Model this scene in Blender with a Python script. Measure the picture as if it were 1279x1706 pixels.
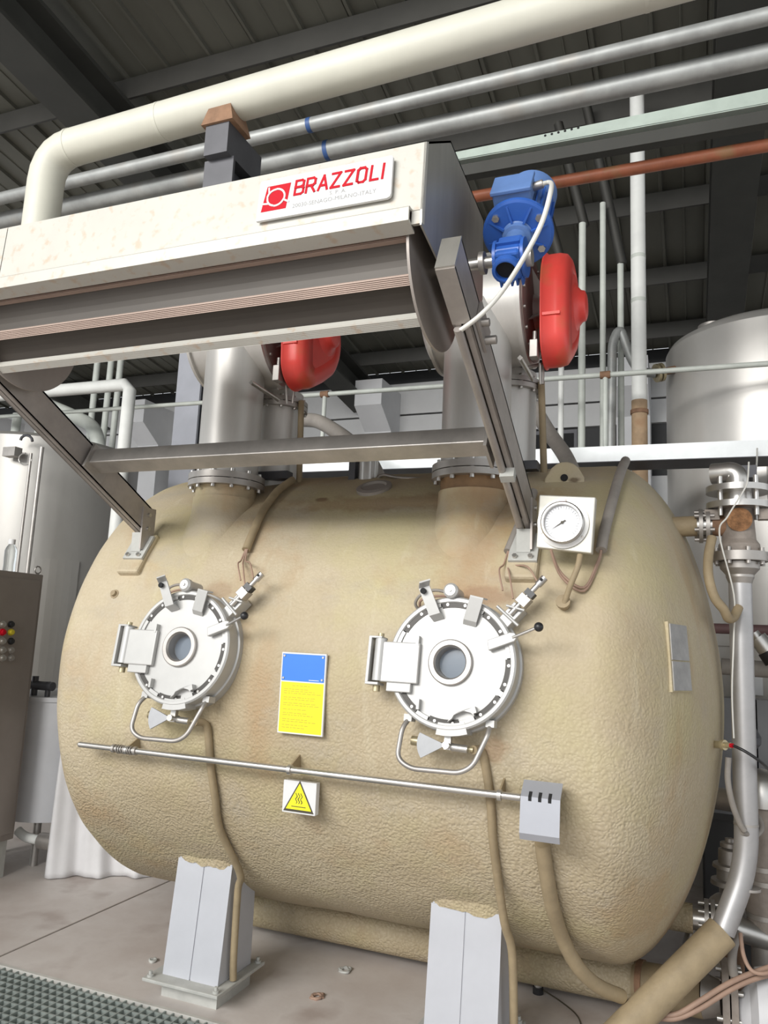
import bpy, bmesh, math, random
from mathutils import Vector, Matrix, noise
random.seed(7)
for o in list(bpy.data.objects): bpy.data.objects.remove(o)
scene = bpy.context.scene
COL = scene.collection
# ------------------------------------------------------------------ camera
# world: X along the vessel, Y away from the viewer, Z up; metres
FPX = 1280.0
CAM = Vector((0, 0, 1.6))
def _n(v): return v.normalized()
_X = _n(Vector((3220, -59, -FPX)))
_Y = Vector((510, 227, FPX)); _Y = _n(_Y - _X * _X.dot(_Y))
_Z = -_n(_X.cross(_Y))
if _Z.y > 0: _Z = -_Z
# rows: world axes in (right, down, forward) camera coordinates
def c2w(r, d, f):
    v = Vector((r, d, f)); return Vector((_X.dot(v), _Y.dot(v), _Z.dot(v)))
cam_data = bpy.data.cameras.new('camera')
cam = bpy.data.objects.new('camera', cam_data); COL.objects.link(cam)
R3 = Matrix((c2w(1, 0, 0), c2w(0, -1, 0), c2w(0, 0, -1))).transposed()
cam.matrix_world = Matrix.Translation(CAM) @ R3.to_4x4()
cam_data.sensor_fit = 'VERTICAL'
cam_data.sensor_height = 24.0
cam_data.lens = 24.0 * FPX / 1706.0
cam_data.clip_start = 0.05; cam_data.clip_end = 200
scene.camera = cam
# ------------------------------------------------------------------ world and light
world = bpy.data.worlds.new('World'); scene.world = world; world.use_nodes = True
bg = world.node_tree.nodes['Background']
bg.inputs[0].default_value = (0.93, 0.97, 1.0, 1); bg.inputs[1].default_value = 0.95
def area(name, loc, target, sx, sy, power, color=(1, 1, 1)):
    l = bpy.data.lights.new(name, 'AREA'); l.shape = 'RECTANGLE'; l.size = sx; l.size_y = sy
    l.energy = power; l.color = color
    o = bpy.data.objects.new(name, l); COL.objects.link(o); o.location = loc
    o.rotation_euler = (Vector(target) - Vector(loc)).to_track_quat('-Z', 'Y').to_euler()
    return o
area('front_window_light', (-4.2, -7.2, 6.2), (-1.2, 3.2, 1.6), 8.0, 3.2, 1150, (1.0, 0.985, 0.95))
scene.view_settings.view_transform = 'Standard'
scene.view_settings.look = 'None'
scene.view_settings.gamma = 1
scene.view_settings.use_curve_mapping = False
scene.view_settings.exposure = 0.25
# ------------------------------------------------------------------ measuring helpers: a sight line cut with a plane at a known distance
def ray(px, py): return c2w(px - 639.5, py - 853.0, FPX)
def OX(px, py, x): r = ray(px, py); return CAM + r * (x / r.x)
def OY(px, py, y): r = ray(px, py); return CAM + r * (y / r.y)
def OZ(px, py, z): r = ray(px, py); return CAM + r * ((z - CAM.z) / r.z)
# ------------------------------------------------------------------ mesh builder
WORG = {}
class MB:
    def __init__(s): s.v = []; s.f = []; s.sm = []
    def add(s, vs, fs, smooth=False):
        b = len(s.v); s.v += [tuple(v) for v in vs]
        for f in fs: s.f.append([b + i for i in f]); s.sm.append(smooth)
        return s
    def hexa(s, p):   # 8 points: bottom 4 ccw, top 4 ccw
        return s.add(p, [(3, 2, 1, 0), (4, 5, 6, 7), (0, 1, 5, 4), (1, 2, 6, 5), (2, 3, 7, 6), (3, 0, 4, 7)])
    def box(s, x0, x1, y0, y1, z0, z1):
        return s.hexa([(x0, y0, z0), (x1, y0, z0), (x1, y1, z0), (x0, y1, z0), (x0, y0, z1), (x1, y0, z1), (x1, y1, z1), (x0, y1, z1)])
    def fbox(s, F, a0, a1, b0, b1, c0, c1):
        return s.hexa([F(a0, b0, c0), F(a1, b0, c0), F(a1, b1, c0), F(a0, b1, c0), F(a0, b0, c1), F(a1, b0, c1), F(a1, b1, c1), F(a0, b1, c1)])
    def prism(s, poly, F, c0, c1):
        n = len(poly)
        return s.add([F(a, b, c0) for a, b in poly] + [F(a, b, c1) for a, b in poly],
                     [tuple(range(n - 1, -1, -1)), tuple(range(n, 2 * n))] + [(i, (i + 1) % n, n + (i + 1) % n, n + i) for i in range(n)])
    def lathe(s, prof, o, axis, seg=32, smooth=True, caps=True):
        o = Vector(o); ax = Vector(axis).normalized()
        t = Vector((0, 0, 1)) if abs(ax.z) < 0.9 else Vector((1, 0, 0))
        u = ax.cross(t).normalized(); w = ax.cross(u)
        ring = lambda r, h: [o + ax * h + (u * math.cos(6.283185 * k / seg) + w * math.sin(6.283185 * k / seg)) * r for k in range(seg)]
        for (r0, h0), (r1, h1) in zip(prof[:-1], prof[1:]):   # each band has its own verts: crisp profile edges
            s.add(ring(r0, h0) + ring(r1, h1), [(k, (k + 1) % seg, seg + (k + 1) % seg, seg + k) for k in range(seg)], smooth)
        if caps:
            if prof[0][0] > 1e-6: s.add(ring(*prof[0]), [tuple(range(seg - 1, -1, -1))])
            if prof[-1][0] > 1e-6: s.add(ring(*prof[-1]), [tuple(range(seg))])
        return s
    def slathe(s, prof, o, axis, seg=48):   # smooth along the profile too
        o = Vector(o); ax = Vector(axis).normalized()
        t = Vector((0, 0, 1)) if abs(ax.z) < 0.9 else Vector((1, 0, 0))
        u = ax.cross(t).normalized(); w = ax.cross(u)
        vs = [o + ax * h + (u * math.cos(6.283185 * k / seg) + w * math.sin(6.283185 * k / seg)) * r for r, h in prof for k in range(seg)]
        return s.add(vs, [(i * seg + k, i * seg + (k + 1) % seg, (i + 1) * seg + (k + 1) % seg, (i + 1) * seg + k) for i in range(len(prof) - 1) for k in range(seg)], True)
    def cyl(s, p0, p1, r, r1=None, seg=24, caps=True):
        p0 = Vector(p0); p1 = Vector(p1)
        return s.lathe([(r, 0), (r if r1 is None else r1, (p1 - p0).length)], p0, p1 - p0, seg, True, caps)
    def tube(s, pts, r, seg=12, caps=True, smoothpath=0):
        P = [Vector(p) for p in pts]
        if smoothpath: P = curve(P, smoothpath)
        n = len(P); rings = []
        tan = [(P[min(i + 1, n - 1)] - P[max(i - 1, 0)]).normalized() for i in range(n)]
        t0 = Vector((0, 0, 1)) if abs(tan[0].z) < 0.9 else Vector((1, 0, 0))
        u = tan[0].cross(t0).normalized()
        for i in range(n):
            u = (u - tan[i] * u.dot(tan[i])).normalized(); w = tan[i].cross(u)
            rr = r[i] if isinstance(r, (list, tuple)) else r
            k = 1.0
            if 0 < i < n - 1:
                c = (P[i + 1] - P[i]).normalized().dot((P[i] - P[i - 1]).normalized())
            rings.append([P[i] + (u * math.cos(6.283185 * j / seg) + w * math.sin(6.283185 * j / seg)) * rr for j in range(seg)])
        s.add([p for R in rings for p in R], [(i * seg + j, i * seg + (j + 1) % seg, (i + 1) * seg + (j + 1) % seg, (i + 1) * seg + j) for i in range(n - 1) for j in range(seg)], True)
        if caps:
            s.add(rings[0], [tuple(range(seg - 1, -1, -1))]); s.add(rings[-1], [tuple(range(seg))])
        return s
    def ball(s, o, r, seg=16, squash=(1, 1, 1)):
        prof = [(math.sin(math.pi * i / 10) * r, -math.cos(math.pi * i / 10) * r) for i in range(11)]
        m = MB().slathe(prof, (0, 0, 0), (0, 0, 1), seg); o = Vector(o)
        return s.add([o + Vector((v[0] * squash[0], v[1] * squash[1], v[2] * squash[2])) for v in m.v], m.f, True)
    def ribbon(s, pts, w, F, c0, c1, closed=False):   # flat stroke in frame F
        P = [Vector((p[0], p[1])) for p in pts]; n = len(P)
        for i in range(n if closed else n - 1):
            a = P[i]; b = P[(i + 1) % n]; d = (b - a).normalized(); e = Vector((-d.y, d.x)) * w / 2; x = d * w * 0.5
            a2 = a - x * 0.9; b2 = b + x * 0.9
            q = [a2 - e, b2 - e, b2 + e, a2 + e]
            s.prism([(k.x, k.y) for k in q], F, c0, c1 + 0.00025 * (len(s.f) // 6 % 7))
        return s
    def build(s, name, mat, parent=None, label=None, bevel=0, org=None):
        xs = list(zip(*s.v))
        if org is None: org = Vector(((min(xs[0]) + max(xs[0])) / 2, (min(xs[1]) + max(xs[1])) / 2, min(xs[2])))
        org = Vector(org)
        me = bpy.data.meshes.new(name)
        me.from_pydata([(v[0] - org.x, v[1] - org.y, v[2] - org.z) for v in s.v], [], s.f)
        me.polygons.foreach_set('use_smooth', s.sm)
        me.update()
        bm = bmesh.new(); bm.from_mesh(me); bmesh.ops.recalc_face_normals(bm, faces=bm.faces); bm.to_mesh(me); bm.free()
        me.materials.append(mat)
        o = bpy.data.objects.new(name, me); COL.objects.link(o)
        if name.split('_')[-1] in ('bolts', 'screws', 'rivets', 'ribs', 'fins', 'webs', 'marks', 'print', 'lugs', 'row'): o['kind'] = 'stuff'
        if parent is not None:
            o.parent = parent; o.location = org - WORG[parent.name]
        else: o.location = org
        WORG[o.name] = org
        if label: o['label'] = label
        if bevel:
            b = o.modifiers.new('bevel', 'BEVEL'); b.width = bevel; b.segments = 2; b.limit_method = 'ANGLE'; b.angle_limit = 0.6
        return o
def curve(P, sub):
    out = []; n = len(P)
    for i in range(n - 1):
        p0 = P[max(i - 1, 0)]; p1 = P[i]; p2 = P[i + 1]; p3 = P[min(i + 2, n - 1)]
        for k in range(sub):
            t = k / sub
            out.append(0.5 * ((2 * p1) + (p2 - p0) * t + (2 * p0 - 5 * p1 + 4 * p2 - p3) * t * t + (3 * p1 - p0 - 3 * p2 + p3) * t ** 3))
    out.append(P[-1]); return out
def bend(P, rad, sub=6):   # polyline with rounded corners
    P = [Vector(p) for p in P]; out = [P[0]]
    for i in range(1, len(P) - 1):
        a = (P[i - 1] - P[i]); b = (P[i + 1] - P[i]); r = min(rad, a.length * 0.49, b.length * 0.49)
        A = P[i] + a.normalized() * r; B = P[i] + b.normalized() * r
        for k in range(sub + 1):
            t = k / sub; out.append(A * (1 - t) ** 2 + P[i] * 2 * t * (1 - t) + B * t * t)
    out.append(P[-1]); return out
def frame(o, u, v, n):
    o = Vector(o); u = Vector(u); v = Vector(v); n = Vector(n)
    return lambda a, b, c=0.0: o + u * a + v * b + n * c
def empty(name, loc, label=None, cat=None, group=None):
    e = bpy.data.objects.new(name, None); COL.objects.link(e); e.location = loc; e.empty_display_size = 0.1
    WORG[e.name] = Vector(loc); tag(e, label, cat, group); return e
def tag(o, label=None, cat=None, group=None, kind=None):
    if label: o['label'] = label
    if cat: o['category'] = cat
    if group: o['group'] = group
    if kind: o['kind'] = kind
    return o
def copy_tree(o, delta, parent=None, label=None, group=None, top=True):
    c = o.copy(); COL.objects.link(c)
    if top:
        c.location = o.location + Vector(delta); c.parent = o.parent if parent is None else parent
        if label: c['label'] = label
        if group: c['group'] = group
    else: c.parent = parent
    WORG[c.name] = WORG[o.name] + Vector(delta)
    for ch in [k for k in bpy.data.objects if k.parent == o]: copy_tree(ch, delta, c, top=False)
    return c
# ------------------------------------------------------------------ materials
def material(name, col, rough=0.5, metal=0.0, var=0.12, vscale=6.0, col2=None, bump=0.0, bscale=40.0, stretch=(1, 1, 1), spec=0.5, spots=None, spotscale=12, spotamt=0.6):
    m = bpy.data.materials.new(name); m.use_nodes = True
    nt = m.node_tree; N = nt.nodes; L = nt.links; P = N['Principled BSDF']
    P.inputs['Roughness'].default_value = rough; P.inputs['Metallic'].default_value = metal
    P.inputs['Specular IOR Level'].default_value = spec
    tc = N.new('ShaderNodeTexCoord'); mp = N.new('ShaderNodeMapping'); mp.inputs['Scale'].default_value = stretch
    L.new(tc.outputs['Object'], mp.inputs['Vector'])
    nz = N.new('ShaderNodeTexNoise'); nz.inputs['Scale'].default_value = vscale; nz.inputs['Detail'].default_value = 6; nz.inputs['Roughness'].default_value = 0.62
    L.new(mp.outputs[0], nz.inputs['Vector'])
    rp = N.new('ShaderNodeValToRGB'); rp.color_ramp.elements[0].position = 0.32; rp.color_ramp.elements[1].position = 0.68
    c2 = col2 if col2 else tuple(c * (1 - 2 * var) for c in col)
    rp.color_ramp.elements[0].color = (*c2, 1); rp.color_ramp.elements[1].color = (*col, 1)
    L.new(nz.outputs['Fac'], rp.inputs['Fac']); src = rp.outputs['Color']
    if spots:
        n2 = N.new('ShaderNodeTexNoise'); n2.inputs['Scale'].default_value = spotscale; n2.inputs['Detail'].default_value = 5
        L.new(mp.outputs[0], n2.inputs['Vector'])
        r2 = N.new('ShaderNodeValToRGB'); r2.color_ramp.elements[0].position = 0.56; r2.color_ramp.elements[1].position = 0.7
        r2.color_ramp.elements[1].color = (spotamt,) * 3 + (1,)
        L.new(n2.outputs['Fac'], r2.inputs['Fac'])
        mx = N.new('ShaderNodeMix'); mx.data_type = 'RGBA'; mx.inputs['B'].default_value = (*spots, 1)
        L.new(r2.outputs['Color'], mx.inputs['Factor']); L.new(src, mx.inputs['A']); src = mx.outputs['Result']
    L.new(src, P.inputs['Base Color'])
    if bump:
        nb = N.new('ShaderNodeTexNoise'); nb.inputs['Scale'].default_value = bscale; nb.inputs['Detail'].default_value = 4
        L.new(mp.outputs[0], nb.inputs['Vector'])
        bp = N.new('ShaderNodeBump'); bp.inputs['Strength'].default_value = bump; bp.inputs['Distance'].default_value = 0.01
        L.new(nb.outputs['Fac'], bp.inputs['Height']); L.new(bp.outputs[0], P.inputs['Normal'])
    return m
def foam_material(name, lumps=True):
    m = bpy.data.materials.new(name); m.use_nodes = True
    nt = m.node_tree; N = nt.nodes; L = nt.links; P = N['Principled BSDF']
    P.inputs['Roughness'].default_value = 0.62; P.inputs['Specular IOR Level'].default_value = 0.35
    geo = N.new('ShaderNodeNewGeometry')
    def tex(scale, detail=5, stretch=None, rough=0.6):
        n = N.new('ShaderNodeTexNoise'); n.inputs['Scale'].default_value = scale; n.inputs['Detail'].default_value = detail; n.inputs['Roughness'].default_value = rough
        if stretch:
            mp = N.new('ShaderNodeMapping'); mp.inputs['Scale'].default_value = stretch
            L.new(geo.outputs['Position'], mp.inputs['Vector']); L.new(mp.outputs[0], n.inputs['Vector'])
        else: L.new(geo.outputs['Position'], n.inputs['Vector'])
        return n.outputs['Fac']
    def ramp(fac, a, b, ca, cb):
        r = N.new('ShaderNodeValToRGB'); r.color_ramp.elements[0].position = a; r.color_ramp.elements[1].position = b
        r.color_ramp.elements[0].color = (*ca, 1); r.color_ramp.elements[1].color = (*cb, 1); L.new(fac, r.inputs['Fac']); return r.outputs['Color']
    def mix(f, a, b, mode='MIX'):
        x = N.new('ShaderNodeMix'); x.data_type = 'RGBA'; x.blend_type = mode
        L.new(f, x.inputs['Factor']); L.new(a, x.inputs['A'])
        if isinstance(b, tuple): x.inputs['B'].default_value = (*b, 1)
        else: L.new(b, x.inputs['B'])
        return x.outputs['Result']
    W = (0, 0, 0); O1 = (1, 1, 1)
    base = ramp(tex(1.3), 0.35, 0.65, (0.43, 0.35, 0.23), (0.53, 0.455, 0.33))
    yel = mix(ramp(tex(2.1, 4), 0.48, 0.68, W, (0.75,) * 3), base, (0.50, 0.44, 0.25))
    org = mix(ramp(tex(1.7, 5, (1, 1.6, 0.5)), 0.55, 0.7, W, (0.6,) * 3), yel, (0.40, 0.225, 0.10))
    grey = mix(ramp(tex(3.1, 6, (0.8, 1, 1.4)), 0.55, 0.7, W, (0.6,) * 3), org, (0.42, 0.37, 0.30))
    streak = mix(ramp(tex(9, 3, (1.6, 1, 0.12)), 0.62, 0.74, W, (0.35,) * 3), grey, (0.60, 0.54, 0.40))
    fine = mix(ramp(tex(85, 3), 0.55, 0.75, W, (0.3,) * 3), streak, (0.36, 0.29, 0.18))
    src = fine
    # rust-brown stains with their own shapes, hood shade painted along the top (position, radii, colour, amount)
    for (c, r, colr, amt) in STAINS_AND_SHADE:
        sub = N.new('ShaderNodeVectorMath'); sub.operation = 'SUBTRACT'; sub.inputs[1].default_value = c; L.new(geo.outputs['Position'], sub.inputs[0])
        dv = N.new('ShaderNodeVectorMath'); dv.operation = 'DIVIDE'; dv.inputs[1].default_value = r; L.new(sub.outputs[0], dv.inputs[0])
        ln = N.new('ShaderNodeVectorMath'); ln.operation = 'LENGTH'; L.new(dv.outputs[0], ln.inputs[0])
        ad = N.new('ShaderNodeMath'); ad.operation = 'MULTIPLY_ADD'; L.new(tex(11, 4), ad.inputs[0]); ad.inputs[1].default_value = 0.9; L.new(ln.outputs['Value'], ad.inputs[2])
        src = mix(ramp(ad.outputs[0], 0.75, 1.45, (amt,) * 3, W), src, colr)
    L.new(src, P.inputs['Base Color'])
    v = N.new('ShaderNodeTexVoronoi'); v.inputs['Scale'].default_value = 90; v.feature = 'SMOOTH_F1'; v.inputs['Smoothness'].default_value = 0.7
    mp = N.new('ShaderNodeMapping'); mp.inputs['Scale'].default_value = (1, 1, 1); L.new(geo.outputs['Position'], mp.inputs['Vector'])
    wob = N.new('ShaderNodeTexNoise'); wob.inputs['Scale'].default_value = 16; L.new(mp.outputs[0], wob.inputs['Vector'])
    va = N.new('ShaderNodeVectorMath'); va.operation = 'MULTIPLY_ADD'; va.inputs[1].default_value = (0.03, 0.03, 0.03)
    L.new(wob.outputs['Color'], va.inputs[0]); L.new(mp.outputs[0], va.inputs[2]); L.new(va.outputs[0], v.inputs['Vector'])
    amount = N.new('ShaderNodeMath'); amount.operation = 'MULTIPLY'
    sx = N.new('ShaderNodeSeparateXYZ'); L.new(geo.outputs['Position'], sx.inputs[0])
    hz = N.new('ShaderNodeMath'); hz.operation = 'MULTIPLY_ADD'; L.new(tex(1.1, 3), hz.inputs[0]); hz.inputs[1].default_value = 1.1; L.new(sx.outputs['Z'], hz.inputs[2])
    zz = N.new('ShaderNodeMath'); zz.operation = 'DIVIDE'; L.new(hz.outputs[0], zz.inputs[0]); zz.inputs[1].default_value = 3.0
    coarse = ramp(zz.outputs[0], 0.38, 0.88, O1, (0.12,) * 3)     # sprayed thicker and rougher low down
    L.new(coarse, amount.inputs[0]); L.new(v.outputs['Distance'], amount.inputs[1])
    pit = N.new('ShaderNodeMath'); pit.operation = 'MULTIPLY'; L.new(ramp(v.outputs['Distance'], 0.2, 0.6, W, (0.5,) * 3), pit.inputs[0]); L.new(coarse, pit.inputs[1])
    src = mix(pit.outputs[0], src, (0.36, 0.29, 0.18)); L.new(src, P.inputs['Base Color'])
    nb = N.new('ShaderNodeMath'); nb.operation = 'MULTIPLY_ADD'; L.new(tex(48, 4), nb.inputs[0]); nb.inputs[1].default_value = 0.35; L.new(amount.outputs[0], nb.inputs[2])
    bp = N.new('ShaderNodeBump'); bp.inputs['Strength'].default_value = 0.8; bp.inputs['Distance'].default_value = 0.006
    L.new(nb.outputs[0], bp.inputs['Height']); L.new(bp.outputs[0], P.inputs['Normal'])
    return m
STAINS_AND_SHADE = [((-0.72, 2.86, 1.76), (0.22, 0.2, 0.09), (0.30, 0.17, 0.10), 0.55), ((-1.93, 2.86, 1.76), (0.2, 0.2, 0.08), (0.30, 0.17, 0.10), 0.4),
          ((-0.15, 3.1, 0.62), (0.36, 0.6, 0.36), (0.40, 0.23, 0.09), 0.38), ((-0.05, 2.95, 0.95), (0.2, 0.4, 0.3), (0.40, 0.25, 0.10), 0.3),
          ((-0.18, 3.12, 2.14), (0.05, 0.06, 0.03), (0.10, 0.06, 0.03), 0.9), ((-0.46, 3.3, 2.29), (0.06, 0.08, 0.03), (0.10, 0.06, 0.03), 0.8),
          ((-1.62, 3.2, 2.22), (0.08, 0.1, 0.03), (0.14, 0.07, 0.04), 0.8), ((-1.42, 2.84, 0.82), (0.1, 0.2, 0.25), (0.36, 0.26, 0.17), 0.5),
          ((-1.3, 3.15, 2.2), (1.3, 0.2, 0.14), (0.30, 0.20, 0.11), 0.6), ((-0.66, 2.8, 1.22), (0.1, 0.1, 0.1), (0.36, 0.2, 0.1), 0.5),  # long top band: brown staining with the hood's cast shade laid in
          ((-2.04, 3.0, 0.62), (0.25, 0.2, 0.1), (0.42, 0.34, 0.24), 0.7), ((-0.84, 3.0, 0.62), (0.25, 0.2, 0.1), (0.42, 0.36, 0.22), 0.7)]
MF = foam_material('sprayed_foam_tan')
M_white = material('white_painted_steel', (0.74, 0.73, 0.70), 0.38, 0.15, 0.05, 5, bump=0.05, bscale=60)
M_hood = material('off_white_hood_sheet', (0.53, 0.515, 0.465), 0.45, 0.1, 0.06, 3, stretch=(1, 1, 1), spots=(0.45, 0.30, 0.18), spotscale=30, spotamt=0.5)
M_hoodend = material('brushed_steel_end', (0.50, 0.48, 0.44), 0.42, 0.7, 0.12, 7, stretch=(1, 1, 0.15))
M_steel = material('brushed_stainless', (0.66, 0.64, 0.61), 0.34, 0.9, 0.12, 5, stretch=(1, 1, 0.2), bump=0.03, bscale=120)
M_steeldull = material('dull_stainless', (0.52, 0.49, 0.46), 0.48, 0.8, 0.14, 7)
M_arm = material('grey_brown_steel_arm', (0.46, 0.42, 0.39), 0.5, 0.55, 0.12, 8)
M_galv = material('galvanised_pipe', (0.40, 0.41, 0.40), 0.48, 0.35, 0.14, 9, spots=(0.36, 0.34, 0.31), spotscale=6)
M_lag = material('cream_lagged_pipe', (0.60, 0.59, 0.51), 0.5, 0.0, 0.05, 4)
M_whitepipe = material('white_pipe_paint', (0.82, 0.83, 0.80), 0.5, 0, 0.06, 5)
M_palepipe = material('pale_grey_green_pipe', (0.62, 0.65, 0.60), 0.5, 0, 0.1, 6)
M_rustpipe = material('red_oxide_pipe', (0.50, 0.17, 0.09), 0.45, 0, 0.15, 8, spots=(0.35, 0.25, 0.12), spotscale=7)
M_greenbeam = material('pale_green_beam_paint', (0.48, 0.56, 0.50), 0.5, 0, 0.08, 6)
M_darksteel = material('dark_grey_steel', (0.10, 0.10, 0.11), 0.5, 0.4, 0.1, 8)
M_rust = material('rust_brown', (0.30, 0.17, 0.10), 0.8, 0, 0.2, 14, bump=0.3, bscale=80)
M_red = material('red_guard_paint', (0.85, 0.075, 0.06), 0.38, 0, 0.06, 5, spots=(0.32, 0.17, 0.06), spotscale=5, spotamt=0.5)
M_blue = material('blue_motor_paint', (0.035, 0.13, 0.50), 0.36, 0, 0.1, 8)
M_bluelight = material('faded_blue_paint', (0.13, 0.24, 0.52), 0.45, 0, 0.1, 8)
M_black = material('black_plastic', (0.02, 0.02, 0.022), 0.4, 0, 0.1, 8)
M_dark = material('dark_void', (0.012, 0.012, 0.013), 0.8, 0, 0.1, 8)
M_slat = material('pinkish_wood_slat', (0.44, 0.33, 0.275), 0.6, 0, 0.12, 14, stretch=(0.2, 1, 1))
M_reel = material('shade_dark_reel_sheet', (0.075, 0.064, 0.054), 0.5, 0.2, 0.15, 4, stretch=(0.3, 1, 1))  # near-black base stands in for the hood lip's shade on the sheets
M_disk = material('reel_disc_steel', (0.40, 0.36, 0.33), 0.5, 0.4, 0.1, 5)
M_leg = material('pale_lilac_leg_paint', (0.52, 0.53, 0.57), 0.42, 0.1, 0.05, 4)
M_legdull = material('grey_footing', (0.50, 0.50, 0.47), 0.6, 0, 0.12, 9)
M_signw = material('white_enamel', (0.70, 0.70, 0.70), 0.3, 0, 0.02, 4)
M_signred = material('sign_red', (0.52, 0.008, 0.02), 0.6, 0, 0.03, 6, spec=0.15)
M_signgrey = material('faded_grey_print', (0.28, 0.28, 0.28), 0.5, 0, 0.03, 6)
M_signblue = material('sign_blue', (0.05, 0.22, 0.72), 0.4, 0, 0.04, 6)
M_signyel = material('sign_yellow', (0.92, 0.84, 0.02), 0.4, 0, 0.04, 6)
M_printyel = material('faint_ochre_print', (0.58, 0.47, 0.03), 0.5, 0, 0.04, 6)
M_print = material('black_print', (0.06, 0.05, 0.03), 0.5, 0, 0.04, 6)
M_hose = material('tan_dusty_hose', (0.36, 0.28, 0.17), 0.65, 0, 0.12, 12, bump=0.15, bscale=60)
M_greyhose = material('grey_conduit', (0.33, 0.30, 0.27), 0.6, 0, 0.12, 10)
M_wire = material('dusty_pink_wire', (0.38, 0.25, 0.185), 0.6, 0, 0.1, 10)
M_cablew = material('white_cable', (0.76, 0.75, 0.70), 0.5, 0, 0.06, 10)
M_brass = material('dull_brass_fitting', (0.55, 0.47, 0.30), 0.4, 0.6, 0.15, 15)
M_dial = material('dial_white', (0.86, 0.87, 0.90), 0.35, 0, 0.02, 4)
M_concrete = material('stained_concrete', (0.63, 0.59, 0.56), 0.5, 0, 0.14, 1.6, col2=(0.47, 0.41, 0.375), bump=0.08, bscale=30, spots=(0.33, 0.26, 0.23), spotscale=3.2, spotamt=0.7)
M_pit = material('dark_pit', (0.06, 0.06, 0.06), 0.8)
M_grate = material('grey_green_grating', (0.33, 0.37, 0.35), 0.5, 0.2, 0.12, 6)
M_grateframe = material('pale_grating_frame', (0.62, 0.60, 0.56), 0.5, 0.2, 0.1, 10)
M_roof = material('olive_roof_sheet', (0.16, 0.158, 0.13), 0.55, 0, 0.15, 1.3, stretch=(1, 0.3, 1))
M_purlin = material('dark_purlin_paint', (0.06, 0.058, 0.052), 0.6, 0, 0.12, 3)
M_rafter = material('dark_rafter_paint', (0.05, 0.05, 0.044), 0.6, 0, 0.12, 3)
M_wallw = material('pale_wall_panel', (0.60, 0.60, 0.60), 0.6, 0, 0.06, 1.5)
M_walld = material('dark_wall', (0.05, 0.05, 0.052), 0.7, 0, 0.1, 1.5)
M_pillar = material('light_pillar', (0.66, 0.66, 0.67), 0.6, 0, 0.05, 2)
M_col = material('blue_grey_column', (0.46, 0.47, 0.52), 0.5, 0, 0.06, 3)
M_cab = material('brown_grey_cabinet', (0.33, 0.29, 0.26), 0.42, 0.5, 0.08, 2)
M_tanksteel = material('steel_cladding', (0.62, 0.60, 0.57), 0.36, 0.35, 0.1, 1.2, stretch=(1, 1, 0.5))
M_tankdull = material('dull_steel_cladding', (0.44, 0.425, 0.40), 0.42, 0.45, 0.1, 1.2, stretch=(1, 1, 0.5))
M_neck = material('satin_stainless', (0.66, 0.64, 0.61), 0.46, 0.5, 0.1, 5, stretch=(1, 1, 0.2))
M_riser = material('satin_pipe', (0.52, 0.51, 0.51), 0.42, 0.6, 0.1, 6)
M_clad = material('shadow_grey_cladding', (0.26, 0.26, 0.27), 0.5, 0.3, 0.1, 2)  # darker than the tank cladding to carry the shadow behind the vessel
M_vat = material('white_vat', (0.62, 0.62, 0.64), 0.5, 0, 0.05, 3)
M_cloth = material('white_cloth', (0.78, 0.77, 0.78), 0.8, 0, 0.05, 5)
M_redmark = material('red_cloth_mark', (0.55, 0.10, 0.09), 0.7, 0, 0.1, 9)
M_glassdark = bpy.data.materials.new('sight_glass'); M_glassdark.use_nodes = True
_p = M_glassdark.node_tree.nodes['Principled BSDF']; _p.inputs['Base Color'].default_value = (0.16, 0.19, 0.23, 1); _p.inputs['Roughness'].default_value = 0.12; _p.inputs['Specular IOR Level'].default_value = 0.9
M_clear = bpy.data.materials.new('clear_plastic'); M_clear.use_nodes = True
_p = M_clear.node_tree.nodes['Principled BSDF']; _p.inputs['Base Color'].default_value = (0.92, 0.95, 0.95, 1); _p.inputs['Roughness'].default_value = 0.08; _p.inputs['Transmission Weight'].default_value = 0.9; _p.inputs['IOR'].default_value = 1.15
# ================================================================== SETTING
FX = frame((0, 0, 0), (0, 1, 0), (0, 0, 1), (1, 0, 0))   # (y, z, x): profile in the YZ plane pushed along X
# ---- floor
GX0, GX1, GY0, GY1 = -4.0, -1.3, 1.6, 2.975
floor = tag(MB().box(-16, 12, -8, 11.2, -0.30, -0.22).build('floor', M_pit), kind='structure')
for (x0, x1, y0, y1) in [(-16, -3.106, GY1 + .004, 11.2), (-3.094, 12, GY1 + .004, 11.2), (-16, GX0 - .004, -8, GY1 - .004), (GX1 + .004, 12, -8, GY1 - .004), (GX0 - .004, GX1 + .004, -8, GY0 - .004)]:
    MB().box(x0, x1, y0, y1, -0.22, 0).build('slab', M_concrete, floor, bevel=0.004)
for (px, py, s, k) in [(575, 1618, .035, 1), (528, 1662, .03, 2), (255, 1602, .02, 3)]:
    p = OZ(px, py, 0); rr = random.Random(k)
    MB().tube([(p.x + s * math.cos(a) * rr.uniform(.5, 1), p.y + s * 1.4 * math.sin(a) * rr.uniform(.5, 1), .003 + .004 * (j_ % 2)) for j_, a in enumerate([j * 1.9 for j in range(9)])], .006, 6, True, 3).build('floor_scrap', M_legdull if k != 2 else M_wire, floor)
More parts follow.
